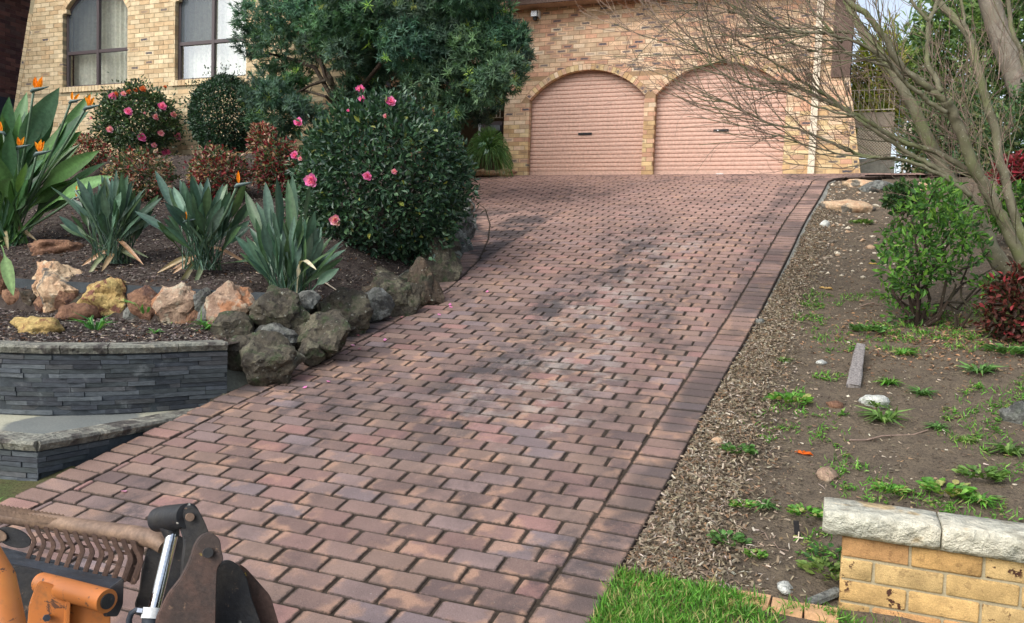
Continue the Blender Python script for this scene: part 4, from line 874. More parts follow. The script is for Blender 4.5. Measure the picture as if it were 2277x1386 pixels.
for i, (lx, ly, lr) in enumerate(LOB):
    m = mpp(at_y(lx, ly, TY)); c = at_y(lx, ly, TY + rng.uniform(-.5, .7)); n = int(215 * (lr / 60) ** 2) + 20; P, D = blob_points(n, c, np.array([1, 1.1, .9]) * lr * m, .2, .5, i, 2.5)
    ax = norm(D + [0, -.1, .35] + .35 * rng.normal(size=(n, 3))); k = 15; A = np.repeat(ax, k, 0); PP = np.repeat(P, k, 0); d = norm(A * rng.uniform(.1, .9, (n * k, 1)) + .75 * rdir(n * k))
    base = tints(n, PAL_T, [.34, .3, .22, .125, .015], .2); leaves(mb, PP + A * rng.uniform(-.04, .02, (n * k, 1)), d, A, rng.uniform(.075, .12, n * k), .013, np.repeat(base, k, 0) * np.append(rng.uniform(.85, 1.15, 3), 1), 'strip', .1)
build('foliage', mb, M['leaf_m'], tr, kind='stuff')
# strelitzias: every blade a part
def blade(mb_parent, base, tip, width, stalk, col, sag=.15, fold=.25, mat='strel', name='leaf', face=None):
    base = np.asarray(base, float); tip = np.asarray(tip, float); L = np.linalg.norm(tip - base); k = 12; t = np.linspace(0, 1, k); d = (tip - base) / L
    out = np.array([d[0], d[1], 0]); P = base + (tip - base) * t[:, None] + np.array([0, 0, 1]) * (sag * L * np.sin(t * np.pi) * (1 - t * .4))[:, None] - out * (sag * .5 * L * np.sin(t * np.pi))[:, None]
    T = norm(np.gradient(P, axis=0)); toc = norm(CAM - P); fc = norm(toc * .7 + (np.array([0, 0, 1.]) if face is None else np.asarray(face)) * .6 + rdir(1)[0] * .45); Sd = norm(np.cross(T, fc)); N = np.cross(Sd, T)
    u = np.clip((t - stalk) / (1 - stalk), 0, 1); wd = np.where(t < stalk, .0055 + .012 * max(width - .12, 0) / .08, width * np.sin(np.pi * np.clip(u, 0, 1) ** .75) ** .8 / 2 + .006); wd[-1] = .002
    fo = np.where(t < stalk, .9, fold) * wd
    V = np.concatenate([P - Sd * wd[:, None] + N * fo[:, None], P - Sd * (wd * .5)[:, None] + N * (fo * .35)[:, None], P, P + Sd * (wd * .5)[:, None] + N * (fo * .35)[:, None], P + Sd * wd[:, None] + N * fo[:, None]]); i = np.arange(k - 1)
    q = np.concatenate([np.stack([a * k + i, a * k + i + 1, (a + 1) * k + i + 1, (a + 1) * k + i], 1) for a in range(4)]); c = np.repeat(col[None], 5 * k, 0).copy()
    c[2 * k:3 * k, :3] *= 1.35; mb = MB(); mb.add(V, [q], c); return build(name, mb, M[mat], mb_parent, smooth=True)
ORA = [C(240, 140, 30), C(246, 160, 50)]
def bird(parent, base, P, side, sz, n=4, body=C(84, 104, 100)):           # stalk, beak and orange sepals
    mb = MB(); base = np.asarray(base); k = 7; t = np.linspace(0, 1, k)[:, None]; Q = base + (P - base) * t; Q[:, 0] += .05 * np.sin(t[:, 0] * np.pi); tube(mb, Q, .013, 6, C(92, 116, 92)); st = build('flower_stalk', mb, M['strel'], parent, smooth=True)
    x = _r * side; mb = MB(); bk = [P + x * sz * a + np.array([0, 0, 1]) * sz * b for a, b in ((-.2, -.16), (0, 0), (.35, .07), (.75, .17), (1.05, .26))]; tube(mb, bk, np.array([.012, .022, .018, .010, .003]) * sz / .14, 7, body); build('beak', mb, M['strel'], st, smooth=True)
    for i in range(n):
        a = (1.0, .75, 1.25, .6, .9)[i % 5] + rng.uniform(-.08, .08); d = x * math.cos(a * 1.55) * .9 + np.array([0, 0, 1]) * math.sin(a * 1.5) + rng.normal(size=3) * .10; mb = MB(); leaves(mb, [P + x * sz * (.1 + .1 * i)], [d], [_f * -1 + rng.normal(size=3) * .3], [sz * rng.uniform(.75, 1.05)], [sz * .26], tints(1, ORA, None, .1), 'oval', .1); build('sepal', mb, M['petal'], st)
def strel(base_px, Y, leaves_px, nfill, label, pal, hgt, wid, width, flowers=(), fillseed=1):
    b = at_y(*base_px, Y); g = float(left_ground(b[0], b[1])); b = np.array([b[0], b[1], min(b[2], g + .05)]); th = thing('strelitzia_plant', b, label, 'plant', 'strelitzia clumps in the garden bed'); m = mpp(b)
    for (tx, ty, w) in leaves_px:
        tp = at_y(tx, ty, Y + rng.uniform(-.35, .25)); s = b + [rng.uniform(-.14, .14), rng.uniform(-.1, .1), 0]; blade(th, s, tp, w * m * .8, rng.uniform(.45, .62), tints(1, pal, None, .15)[0], rng.uniform(.02, .12))
    R = np.random.default_rng(fillseed)
    for i in range(nfill):
        a = R.uniform(0, 6.28); r = R.uniform(.15, 1) * wid; tp = b + [math.cos(a) * r, math.sin(a) * r * .8, hgt * R.uniform(.55, 1.0) * (1 - .3 * (r / wid) ** 2)]; s = b + [R.uniform(-.16, .16) * (wid / .6), R.uniform(-.12, .12), 0]
        blade(th, s, tp, width * R.uniform(.75, 1.15), R.uniform(.5, .68), tints(1, pal, None, .25)[0], R.uniform(.0, .12))
    for i in range(7):                                                   # dead leaves curling down round the base
        a = R.uniform(2.6, 6.8); r = R.uniform(.5, .95) * min(wid, .6); g2 = float(left_ground(b[0] + math.cos(a) * r, b[1] + math.sin(a) * r)); blade(th, b + [R.uniform(-.08, .08), 0, .05], np.array([b[0] + math.cos(a) * r, b[1] + math.sin(a) * r * .7, g2 + .05]), .035, .4, np.array(C(150 + R.uniform(-30, 20), 132, 100)), R.uniform(.2, .5), .4, name='dry_leaf')
    for (fx, fy, side, sz, n) in flowers: bird(th, b + [rng.uniform(-.1, .1), .0, .1], at_y(fx, fy, Y - .25), side, sz * .9, n)
    return th, b
SG = [C(70, 96, 80), C(82, 110, 92), C(58, 84, 70), C(94, 120, 102), C(74, 98, 66)]; BG = [C(66, 102, 62), C(80, 118, 68), C(58, 92, 62), C(94, 128, 76), C(88, 120, 94)]
strel((15, 548), 6.35, [(132, 195, 52), (60, 205, 46), (20, 215, 44), (205, 205, 44), (200, 245, 52), (182, 292, 44), (235, 362, 60), (222, 335, 40), (250, 392, 42), (100, 215, 46), (45, 250, 46), (150, 330, 40), (62, 400, 60), (30, 372, 56), (160, 405, 40), (-20, 230, 50), (-40, 300, 50), (85, 330, 44), (195, 385, 34), (-30, 210, 44), (120, 260, 46), (10, 300, 40), (150, 270, 40)], 60,
      'tallest broad leaved strelitzia with several orange blooms at the left edge', BG, 1.55, 1.05, .17, [(75, 200, 1, .17, 4), (158, 226, 1, .13, 2), (192, 240, 1, .16, 3), (40, 328, 1, .15, 3), (82, 342, 1, .17, 3), (8, 296, -1, .14, 2), (168, 440, 1, .09, 1)], 2)
strel((248, 586), 5.75, [(112, 415, 22), (170, 395, 22), (225, 390, 22), (270, 385, 22), (330, 420, 22), (360, 440, 20), (135, 500, 24), (300, 400, 20)], 84, 'grey green strelitzia clump with bare upright leaves, first along the boulders', SG, .90, .54, .060, [(168, 425, 1, .06, 1)], 3)
strel((452, 600), 5.6, [(345, 380, 22), (400, 400, 24), (425, 390, 22), (462, 395, 22), (505, 410, 22), (545, 400, 24), (300, 470, 26), (520, 440, 20), (345, 500, 26), (470, 470, 24), (600, 578, 26)], 70, 'middle strelitzia clump with wide splayed leaves and one orange tipped bud', SG, .84, .52, .060, [(412, 492, 1, .10, 1), (528, 412, 1, .13, 1)], 4)
th, b = strel((645, 622), 5.5, [(545, 425, 24), (590, 405, 26), (615, 395, 26), (650, 390, 26), (690, 410, 26), (700, 470, 28), (715, 505, 26), (670, 480, 26), (735, 560, 18), (640, 400, 26), (570, 450, 26)], 86, 'full strelitzia clump with blue green leaves next to the large camellia', SG, .96, .48, .060, [], 5)
blade(th, b + [.1, -.05, .0], at_y(703, 600, 5.25), .04, .3, np.array(C(214, 204, 172)), .55, .3, name='dry_leaf')
blade(thing('hanging_leaf', at_y(35, 655, 5.0), 'single drooping green and yellow leaf hanging over the pale boulder', 'leaf'), at_y(2, 545, 5.0), at_y(30, 658, 5.0), .10, .45, np.array(C(110, 140, 84)), .25, .2)
# grass tree by the garage
gt = thing('grass_tree', at_y(1086, 378, 14.5), 'grass tree with a drooping skirt of fine leaves by the left garage pier', 'plant'); c = at_y(1086, 332, 14.5); mb = MB(); n = 1500; d = rdir(n); d[:, 2] = np.abs(d[:, 2]) * 1.1 + .05; d = norm(d)
for s in range(5):
    t0, t1 = s / 5, (s + 1) / 5; f = lambda t: c + d * t * .62 + np.array([0, 0, -1]) * (t ** 2.2 * rng.uniform(.42, .62))
    A = c + d * t0 * .55 - np.array([0, 0, 1]) * t0 ** 2.2 * .62 * (1.15 - d[:, 2:3]); Bq = c + d * t1 * .55 - np.array([0, 0, 1]) * t1 ** 2.2 * .62 * (1.15 - d[:, 2:3])
    if s == 0: tc = tints(n, [C(84, 120, 62), C(70, 104, 58), C(104, 136, 74)], None, .2)
    leaves(mb, A, Bq - A, rdir(n), np.linalg.norm(Bq - A, axis=1) * 1.05, .008, tc, 'strip', 0)
build('foliage', mb, M['leaf_m'], gt, kind='stuff'); mb = MB(); tube(mb, [at_y(1086, 384, 14.5), c], [.09, .07], 8); build('trunk', mb, M['darkbark'], gt)
mb = MB(); tube(mb, [c, c + [0, 0, .35]], [.006, .003], 5); build('flower_spike', mb, M['twig'], gt)
# ------------------------------------------------------------------ bare tree on the right
bt = thing('bare_tree', at_y(2300, 720, 7.8), 'leafless many stemmed tree with greenish bark reaching over the garage doors', 'tree')
def smooth_path(P, n=6):
    P = np.asarray(P, float); out = []
    for i in range(len(P) - 1):
        p0, p1, p2, p3 = P[max(i - 1, 0)], P[i], P[i + 1], P[min(i + 2, len(P) - 1)]
        for t in np.linspace(0, 1, n, endpoint=False): out.append(.5 * ((2 * p1) + (-p0 + p2) * t + (2 * p0 - 5 * p1 + 4 * p2 - p3) * t * t + (-p0 + 3 * p1 - 3 * p2 + p3) * t ** 3))
    out.append(P[-1]); return np.array(out)
BR = [  # pixel path, depth at start and end, radius in pixels at start and end, how many side shoots
    ([(2305, 740), (2290, 690), (2262, 625), (2215, 574), (2187, 520), (2153, 466), (2126, 422), (2099, 381), (2060, 300), (2030, 240), (1985, 160), (1940, 100), (1905, 50), (1880, 0), (1860, -60)], 7.8, 8.2, 26, 9, 12),
    ([(2310, 720), (2290, 640), (2262, 560), (2235, 500), (2208, 449), (2184, 405), (2167, 374), (2150, 330), (2131, 281), (2114, 245), (2103, 224)], 7.7, 7.2, 22, 15, 4),
    ([(2103, 226), (2075, 203), (2057, 190), (2021, 162), (1998, 140), (1974, 95), (1951, 63), (1924, 30), (1884, 0), (1850, -40)], 7.2, 6.9, 12, 8, 16),
    ([(2106, 250), (2069, 229), (2045, 207), (2017, 188), (1998, 164), (1974, 138), (1950, 121), (1917, 100), (1867, 83), (1817, 73), (1760, 70), (1690, 45), (1620, 10)], 7.2, 6.6, 9, 2.5, 30),
    ([(2096, 205), (2075, 165), (2062, 140), (2064, 90), (2066, 50), (2080, 20), (2092, -20)], 7.2, 7.5, 10, 6, 5), ([(2066, 48), (2045, 26), (2025, 0), (2010, -30)], 7.2, 7.2, 7, 4, 4),
    ([(2310, 640), (2285, 560), (2262, 500), (2245, 440), (2235, 398), (2221, 347), (2212, 281), (2198, 245), (2183, 190), (2171, 143), (2160, 95), (2140, 60), (2102, 19), (2070, -15)], 8.0, 8.4, 17, 10, 8),
    ([(2150, 75), (2144, 40), (2135, -10)], 8.3, 8.4, 6, 4, 3), ([(2290, 200), (2270, 120), (2248, 60), (2240, -20)], 8.2, 8.4, 8, 6, 4),
    ([(2200, 420), (2150, 380), (2084, 340), (2018, 320), (1951, 284), (1907, 257), (1851, 230), (1801, 207), (1751, 187), (1697, 174), (1650, 147), (1600, 133), (1540, 100)], 7.6, 6.7, 11, 2.2, 40),
    ([(2190, 470), (2130, 410), (2075, 372), (2018, 340), (1960, 300), (1900, 262), (1840, 214), (1790, 185), (1740, 150), (1690, 120), (1640, 95)], 7.5, 6.9, 10, 2.2, 34),
    ([(2160, 440), (2101, 394), (2018, 360), (1928, 347), (1884, 334), (1834, 310), (1784, 290), (1734, 280), (1684, 264), (1630, 232), (1564, 214)], 7.4, 6.6, 8, 1.6, 30),
    ([(2060, 180), (2010, 165), (1969, 147), (1900, 125), (1850, 108), (1810, 112), (1770, 100), (1720, 78), (1660, 60)], 7.2, 6.8, 6, 1.6, 22),
    ([(1900, 75), (1850, 72), (1780, 70), (1730, 50), (1690, 15)], 7.0, 6.7, 5, 1.8, 14), ([(1810, 72), (1760, 84), (1700, 84), (1640, 72), (1570, 40)], 6.8, 6.5, 4, 1.4, 14),
    ([(1870, 95), (1820, 40), (1790, 0), (1770, -30)], 7, 7, 5, 3, 10), ([(1900, 258), (1820, 240), (1750, 205), (1680, 200), (1600, 160), (1530, 90)], 6.9, 6.5, 4, 1.3, 20),
    ([(1990, 350), (1930, 350), (1860, 340), (1790, 322), (1720, 300), (1660, 285), (1600, 262)], 7.2, 6.6, 4, 1.2, 14), ([(1700, 55), (1640, 30), (1570, 10), (1500, 10)], 6.7, 6.4, 3, 1.2, 12)]
tw = MB(); side = MB(); TWC = [C(124, 102, 88), C(140, 122, 106), C(110, 92, 72), C(150, 136, 124)]
def shoot(p, d, L, r, lev):
    k = 6; P = [p]; dd = d.copy(); bendv = np.array([0, 0, rng.uniform(.0, .14)]) + .05 * rng.normal(size=3)
    for i in range(k - 1): dd = norm(dd + bendv + rng.normal(size=3) * .07); P.append(P[-1] + dd * L / (k - 1))
    P = np.array(P); c = np.array(TWC[rng.integers(4)]); tube(tw if lev > 1 else side, P, np.linspace(r, r * .45, k), 3 if lev > 1 else 4, None, cap=False)
    if lev < 3:
        for j in range(rng.integers(4, 7) if lev == 1 else rng.integers(2, 4)):
            i = rng.integers(1, k); t = norm(P[min(i, k - 1)] - P[i - 1]); a = rng.normal(size=3); a = norm(a - t * (a @ t)); shoot(P[i], norm(t * .85 + a * rng.uniform(.3, .7)), L * rng.uniform(.35, .6), r * .6, lev + 1)
left = -_r
for pl, ya, yb, ra, rb, ns in BR:
    n = len(pl); P = np.array([at_y(x, y, ya + (yb - ya) * i / (n - 1)) for i, (x, y) in enumerate(pl)]); m = mpp(P[n // 2]); Q = smooth_path(P, 5); Q += rng.normal(size=Q.shape) * .004
    mb = MB(); rr = np.linspace(ra * (.80 if ra > 23 else .60), rb * .75, len(Q)) * m; tube(mb, Q, rr, 10 if ra > 10 else 7); build('trunk' if ra > 14 else 'branch', mb, M['bark'], bt, smooth=True)
    for j in range(int(ns * .7) + (14 if ra > 14 else 0)):
        i = int(rng.uniform(.22, 1.) * (len(Q) - 2)); t = norm(Q[i + 1] - Q[i]); a = rng.normal(size=3); a = norm(a - t * (a @ t)); x = norm(t * .8 + a * rng.uniform(.35, .9) + left * .25 + np.array([0, 0, .12]))
        shoot(Q[i], x, rng.uniform(.35, .95), rng.uniform(.0035, .006), 1)
build('side_shoots', side, M['bark'], bt, kind='stuff'); build('twigs', tw, M['twig'], bt, kind='stuff')
# ------------------------------------------------------------------ shrubs on the dirt bank
GRN = [C(82, 124, 50), C(66, 104, 48), C(98, 142, 58), C(54, 86, 44), C(120, 160, 66)]
sh = thing('green_shrub', at_y(2040, 735, 7.2), 'bright green open shrub with bare dark lower stems under the leafless tree', 'shrub')
B0 = at_y(2040, 735, 7.2); mb = MB(); tips = [at_y(x, y, 7.2 + rng.uniform(-.4, .5)) for x, y in ((1985, 640), (1975, 560), (2010, 470), (2040, 440), (2080, 420), (2120, 470), (2150, 520), (2200, 560), (2220, 590), (2190, 640), (2100, 520), (2060, 560), (2230, 620), (2140, 640))]; stems(mb, B0, tips, .016, .005, 6, .07)
stems(mb, at_y(2128, 742, 7.15), [at_y(2112, 600, 7.2), at_y(2105, 690, 7.1), at_y(2160, 560, 7.3)], .012, .005, 6, .05); build('stem', mb, M['darkbark'], sh)
mb = MB()
for x, y, r in ((1990, 650, 30), (1985, 590, 34), (2000, 530, 36), (2030, 480, 40), (2070, 440, 40), (2090, 480, 50), (2040, 550, 46), (2110, 520, 46), (2150, 520, 36), (2075, 590, 40), (1995, 700, 22), (2030, 620, 40), (2140, 470, 30), (2170, 560, 30), (2050, 690, 20), (2110, 600, 30), (1975, 560, 20), (2190, 640, 26), (2100, 425, 26)):
    c = at_y(x, y, 7.2 + rng.uniform(-.4, .4)); P, D = blob_points(int(110 * (r / 36) ** 2), c, np.array([1, 1.1, .9]) * r * mpp(c) * 1.1, .25, .3, int(x), 2.5); foliage(mb, P, D, .062, .026, GRN, [.32, .26, .2, .14, .08], .5, .7)
build('foliage', mb, M['leaf_m'], sh, kind='stuff')
DR = [C(84, 52, 44), C(110, 58, 52), C(60, 48, 38), C(72, 78, 46), C(150, 58, 62)]
bush('dark_red_shrub', 2195, 600, 2330, 775, 6.9, 'dark red leaved shrub at the foot of the leafless tree', 'shrub', DR, [.3, .2, .24, .2, .06], 1800, .06, .026, M['leaf_m'], .25, .3, .8, 41)
bush('red_shrub', 2215, 350, 2310, 415, 11.5, 'crimson leaved shrub behind the leafless tree trunk', 'shrub', [C(156, 50, 66), C(124, 50, 56), C(90, 60, 50)], None, 900, .08, .04, M['leaf_m'], .25, .3, .8, 43)
bush('green_shrub', 1968, 405, 2052, 475, 10.3, 'small dark green shrub below the pale rock at the top of the bank', 'shrub', [C(60, 90, 50), C(46, 72, 44), C(80, 112, 56)], None, 900, .06, .03, M['leaf_m'], .25, .3, .8, 44)
bush('green_shrub', 2190, 410, 2320, 520, 9.6, 'light green shrub right of the leafless tree trunks', 'shrub', GRN, None, 1200, .07, .03, M['leaf_m'], .3, .3, .8, 45)
# trees behind the fence
YG = [C(150, 160, 62), C(176, 172, 72), C(120, 142, 62), C(190, 184, 100)]; MG = [C(110, 138, 78), C(86, 116, 66), C(134, 160, 88), C(70, 96, 60)]; DG = [C(76, 104, 66), C(62, 86, 58), C(98, 124, 74), C(112, 114, 76)]
bush('yellow_tree', 1888, 75, 2010, 330, 21., 'yellow green feathery tree right behind the picket gate', 'tree', YG, None, 2600, .34, .045, M['leaf_m'], .25, .2, .8, 51, 2.6, up=-.1, kind='strip')
bush('conifer_tree', 1960, 48, 2090, 300, 24., 'pale green upright tree rising into the patch of sky', 'tree', [C(120, 144, 92), C(96, 124, 80), C(140, 160, 96)], None, 2200, .30, .05, M['leaf_m'], .35, .2, .8, 52, 3., kind='strip')
bush('leafy_tree', 2030, -60, 2220, 330, 20., 'mid green bushy tree behind the bare branches', 'tree', MG, None, 3600, .17, .07, M['leaf_m'], .35, .2, .8, 53, 3., kind='oval')
bush('leafy_tree', 2150, -120, 2420, 250, 17., 'olive green tree behind the pale leaning gum trunk', 'tree', MG, [.3, .3, .1, .3], 3600, .16, .06, M['leaf_m'], .35, .2, .8, 54, 3.)
bush('leafy_tree', 2010, 190, 2230, 440, 16.5, 'dark dense evergreen beside the cream fence', 'tree', DG, None, 6500, .11, .05, M['leaf_m'], .3, .2, .8, 55, 3.)
bush('leafy_tree', 2160, 180, 2460, 480, 14.5, 'dark evergreen mass behind the right hand trunks', 'tree', DG, [.3, .36, .14, .2], 7000, .10, .045, M['leaf_m'], .3, .2, .8, 56, 3.)
bush('tall_tree', 2060, -260, 2330, 60, 28., 'tall distant tree above the others', 'tree', MG, None, 4000, .26, .10, M['leaf_m'], .4, .2, .8, 57, 3.)
bush('leafy_tree', 2260, -160, 2620, 330, 19., 'broad olive tree partly outside the right edge', 'tree', MG, [.3, .34, .1, .26], 3600, .2, .08, M['leaf_m'], .4, .2, .8, 58, 3.)
gm = thing('gum_tree', at_y(2330, 420, 16.2), 'pale barked gum trunk leaning in at the upper right corner', 'tree'); P = smooth_path([at_y(x, y, 16.2) for x, y in ((2345, 430), (2300, 290), (2262, 180), (2232, 100), (2205, 20), (2180, -80))]); mb = MB(); tube(mb, P, np.linspace(26, 21, len(P)) * mpp(P[0]), 10); build('trunk', mb, M['palebark'], gm, smooth=True)
# ------------------------------------------------------------------ side gate, post and fence beyond the garage
fg = thing('picket_gate', at_y(1940, 386, 18), 'cream steel picket gate over a lattice panel beside the house', 'gate'); FY = 18.0
def bpx(mb, x0, y0, x1, y1, Y, t=.03): a, b = at_y(x0, y1, Y), at_y(x1, y0, Y); return bxm(mb, a[0], b[0], Y - t / 2, Y + t / 2, a[2], b[2])
for i in range(9): mb = MB(); x = 1897 + i * 11.2; bpx(mb, x, 202 - 6 * math.sin(i / 8 * math.pi), x + 4, 246, FY, .025); build('picket', mb, M['cream'], fg)
mb = MB(); bpx(mb, 1893, 198, 1990, 203, FY, .035); bpx(mb, 1893, 242, 1990, 247, FY, .036); build('rail', mb, M['cream'], fg)
mb = MB(); bpx(mb, 1893, 249, 1990, 284, FY + .05, .04); build('board', mb, simple('grey_board', C(176, 162, 144), .9, scale=10), fg)
mb = MB(); a, b = at_y(1903, 352, FY), at_y(1984, 284, FY); s = .055; w, hh = b[0] - a[0], b[2] - a[2]
for sg in (1, -1):
    for c in np.arange(-hh, w, s):
        po = [(c - .012, 0), (c + .012, 0), (c + .012 + hh, hh), (c - .012 + hh, hh)]; po = clip(clip(po, 1, 0, 0), -1, 0, -w)
        if len(po) < 3: continue
        po = po if sg > 0 else [(w - u, v) for u, v in po][::-1]; prism(mb, po, lambda u, v, d: (a[0] + u, FY + d + .008 * sg, a[2] + v), 0, .007, back=True)
build('lattice', mb, M['cream'], fg, kind='stuff'); mb = MB(); bpx(mb, 1903, 284, 1985, 352, FY + .4, .03); build('backing', mb, simple('tan_panel', C(150, 138, 120), .9), fg)
mb = MB(); bpx(mb, 1905, 353, 1990, 392, FY - .05, .1); build('concrete_base', mb, M['concrete'], fg)
mb = MB(); bpx(mb, 1990, 222, 2002, 396, FY - .1, .12); o = build('steel_post', mb, simple('blue_grey_paint', C(138, 152, 170), .5, var=.1), org=at_y(1996, 396, FY - .1)); tag(o, 'blue grey square steel post at the end of the picket gate', 'post')
f2 = thing('picket_fence', at_y(2050, 400, 18.3), 'cream picket fence continuing right of the blue grey post', 'fence')
for i in range(14): mb = MB(); x = 2008 + i * 12; bpx(mb, x, 258, x + 3.4, 400, 18.3, .02); build('picket', mb, M['cream'], f2)
mb = MB(); bpx(mb, 2002, 274, 2180, 279, 18.3, .035); bpx(mb, 2002, 372, 2180, 377, 18.3, .036); build('rail', mb, M['cream'], f2)
bl = thing('entry_balustrade', at_y(1070, 300, 15.8), 'cream patterned balustrade at the house entry behind the grass tree', 'balustrade'); EY = 15.8
mb = MB(); bpx(mb, 930, 218, 1118, 224, EY, .05); bpx(mb, 930, 262, 1118, 268, EY, .05); bpx(mb, 930, 240, 1118, 242, EY, .03); build('rail', mb, M['cream'], bl)
for i in range(24): mb = MB(); x = 932 + i * 7.8; bpx(mb, x, 224, x + 2.2, 262, EY, .018); build('baluster', mb, M['cream'], bl)
mb = MB(); bpx(mb, 1064, 205, 1071, 330, EY - .02, .06); bpx(mb, 1018, 205, 1026, 345, EY - .02, .06); build('post', mb, M['white'], bl)
mb = MB(); bpx(mb, 1066, 270, 1118, 300, EY + .05, .04); build('gap_shade_sheet', mb, M['frame'], bl)  # dark sheet put in for the shade of the gap under the rail
mb = MB(); bpx(mb, 1088, 279, 1114, 292, EY - .1, .1); o = build('meter_box', mb, simple('grey_box', C(104, 110, 112), .6), org=at_y(1101, 292, EY - .1)); tag(o, 'small grey box below the cream balustrade at the entry', 'box')
# ------------------------------------------------------------------ ground cover
def scatter(name, n, sampler, gfn, L, W, pal, w=None, mat='chip', kind='chip', tilt=.35, dz=.004):
    X, Y = sampler(n); Z = np.array(gfn(X, Y)) + np.abs(rng.normal(size=len(X))) * dz + .004; a = rng.uniform(0, 6.283, len(X)); s = np.array([slope(y) for y in Y]); D = np.stack([np.cos(a), np.sin(a), np.sin(a) * s + rng.normal(size=len(X)) * tilt * .5], 1)
    N = norm(np.stack([rng.normal(size=len(X)) * tilt, -s + rng.normal(size=len(X)) * tilt, np.ones(len(X))], 1)); mb = MB(); leaves(mb, np.stack([X, Y, Z], 1), D, N, L * rng.uniform(.5, 1.5, len(X)), W * rng.uniform(.6, 1.4, len(X)), tints(len(X), pal, w, .3), kind, .25)
    o = build(name, mb, M[mat], org=(0, 0, 0), kind='stuff'); return o
MU = [C(84, 74, 70), C(106, 98, 94), C(60, 52, 50), C(132, 124, 116), C(96, 70, 52), C(160, 146, 126)]
def smp_bed(n):
    X = -4.0 - 7.5 * rng.random(n) ** 1.4; Y = 3.45 + 7.5 * rng.random(n) ** 1.6; k = (X < XL(Y) - .4) & (Y > np.interp(X, _SW[::-1, 0], _SW[::-1, 1]) + .14); return X[k], Y[k]
scatter('mulch_chips', 60000, smp_bed, left_ground, .025, .008, MU, [.3, .24, .22, .12, .07, .05])
LI = [C(126, 113, 95), C(148, 135, 115), C(104, 92, 76), C(170, 160, 143), C(132, 106, 82), C(86, 75, 64)]
def smp_lit(n):
    Y = 3.25 + 8.5 * rng.random(n) ** 1.3; X = XR(Y) + .245 + np.abs(rng.normal(size=n)) * np.interp(Y, [3.2, 4.5, 7, 11], [.20, .20, .14, .12]); k = ~((X > .05) & (Y < 3.5)); return X[k], Y[k]
scatter('leaf_litter', 24000, smp_lit, right_ground, .022, .008, LI, [.28, .2, .2, .08, .1, .14], dz=.010, tilt=.6)
scatter('straw_litter', 16000, smp_lit, right_ground, .034, .005, LI, [.3, .24, .18, .1, .1, .08], dz=.014, kind='strip', tilt=.5)
def smp_dirt(n): Y = rng.uniform(3.3, 13.8, n); X = XR(Y) + .25 + rng.random(n) ** 1.2 * 3.2; k = ~((X > .0) & (Y < 3.5)); return X[k], Y[k]
scatter('dirt_litter', 16000, smp_dirt, right_ground, .017, .006, LI + [C(70, 60, 50)], [.2, .14, .2, .06, .12, .12, .16])
def smp_sh(n): X = .9 + .55 * rng.normal(size=n); Y = 6.9 + .35 * rng.normal(size=n); return X, Y
scatter('fallen_leaves', 1500, smp_sh, right_ground, .034, .014, [C(146, 112, 84), C(128, 98, 76), C(166, 138, 108), C(106, 84, 66)], kind='oval')
def pebbles(name, n, smp, gfn, s0, s1, mat):
    X, Y = smp(n); V0, F0 = ico(1); mb = MB()
    for x, y in zip(X, Y): s = rng.uniform(s0, s1) * (1 + (rng.random() < .08)); c = np.array([(.76, .72, .64), (.55, .5, .44), (.64, .54, .44), (.42, .39, .35)][rng.integers(4)]) ** 2.2; mb.add(V0 * (1 + .2 * rng.normal(size=(len(V0), 1))) * [s, s * rng.uniform(.6, 1), s * .55] + [x, y, float(gfn(x, y)) + s * .2], [F0], np.append(c, 1))
    return build(name, mb, M['chip'], org=(0, 0, 0), kind='stuff')
def smp_reb(n): Y = rng.uniform(8.5, 14, n); X = XR(Y) + .28 + np.abs(rng.normal(size=n)) * .45; return X, Y
pebbles('rubble', 800, smp_reb, right_ground, .004, .024, 'chip'); pebbles('gravel', 500, smp_dirt, right_ground, .004, .012, 'chip')
GR = [C(86, 138, 48), C(104, 160, 60), C(72, 118, 44), C(132, 176, 84), C(150, 150, 90)]
def blades(mb, X, Y, Z, L, W, pal, w, lean=.55):
    n = len(X); d = norm(np.stack([rng.normal(size=n) * lean, rng.normal(size=n) * lean, np.ones(n)], 1)); leaves(mb, np.stack([X, Y, Z], 1), d, rdir(n), L * rng.uniform(.5, 1.3, n), W, tints(n, pal, w, .25), 'strip', .35)
mb = MB(); X = rng.uniform(-.79, .12, 30000); Y = rng.uniform(2.3, 3.22, 30000); dens = np.array([.34 + 1.5 * fbm(a, b, 6., 3, 2) + np.interp(a, [-.79, -.45, -.2, .1], [.30, .16, -.12, -.22]) + (.22 if b < 3.02 else 0.) for a, b in zip(X, Y)]); k = (rng.random(30000) < dens) & (X > -.80 + .02); X, Y = X[k], Y[k]
blades(mb, X, Y, h(Y) - .03, .055 * (1 + .7 * np.array([fbm(a, b, 9., 2, 6) for a, b in zip(X, Y)])), .005, GR + [C(186, 172, 120)], [.28, .25, .17, .12, .10, .08]); build('grass', mb, M['leaf_m'], org=(0, 0, 0), kind='stuff')
mb = MB(); X = rng.uniform(.12, 3.6, 22000); Y = rng.uniform(.6, 3.2, 22000); k = rng.random(22000) < np.array([.45 + 1.2 * fbm(a, b, 3., 2, 8) for a, b in zip(X, Y)]); X, Y = X[k], Y[k]
blades(mb, X, Y, h(Y) - .03, .055, .006, GR, [.3, .26, .18, .14, .12]); build('grass', mb, M['leaf_m'], org=(0, 0, 0), kind='stuff')
mb = MB(); X = rng.uniform(-5.2, -3.96, 3000); Y = rng.uniform(1.8, 2.85, 3000); blades(mb, X, Y, h(Y) - .03, .045, .005, GR, [.34, .28, .2, .12, .06]); build('grass', mb, M['leaf_m'], org=(0, 0, 0), kind='stuff')
def smp_low(n): Y = rng.uniform(3.4, 8, n); X = XR(Y) + .5 + rng.random(n) * 2.6; return X, Y
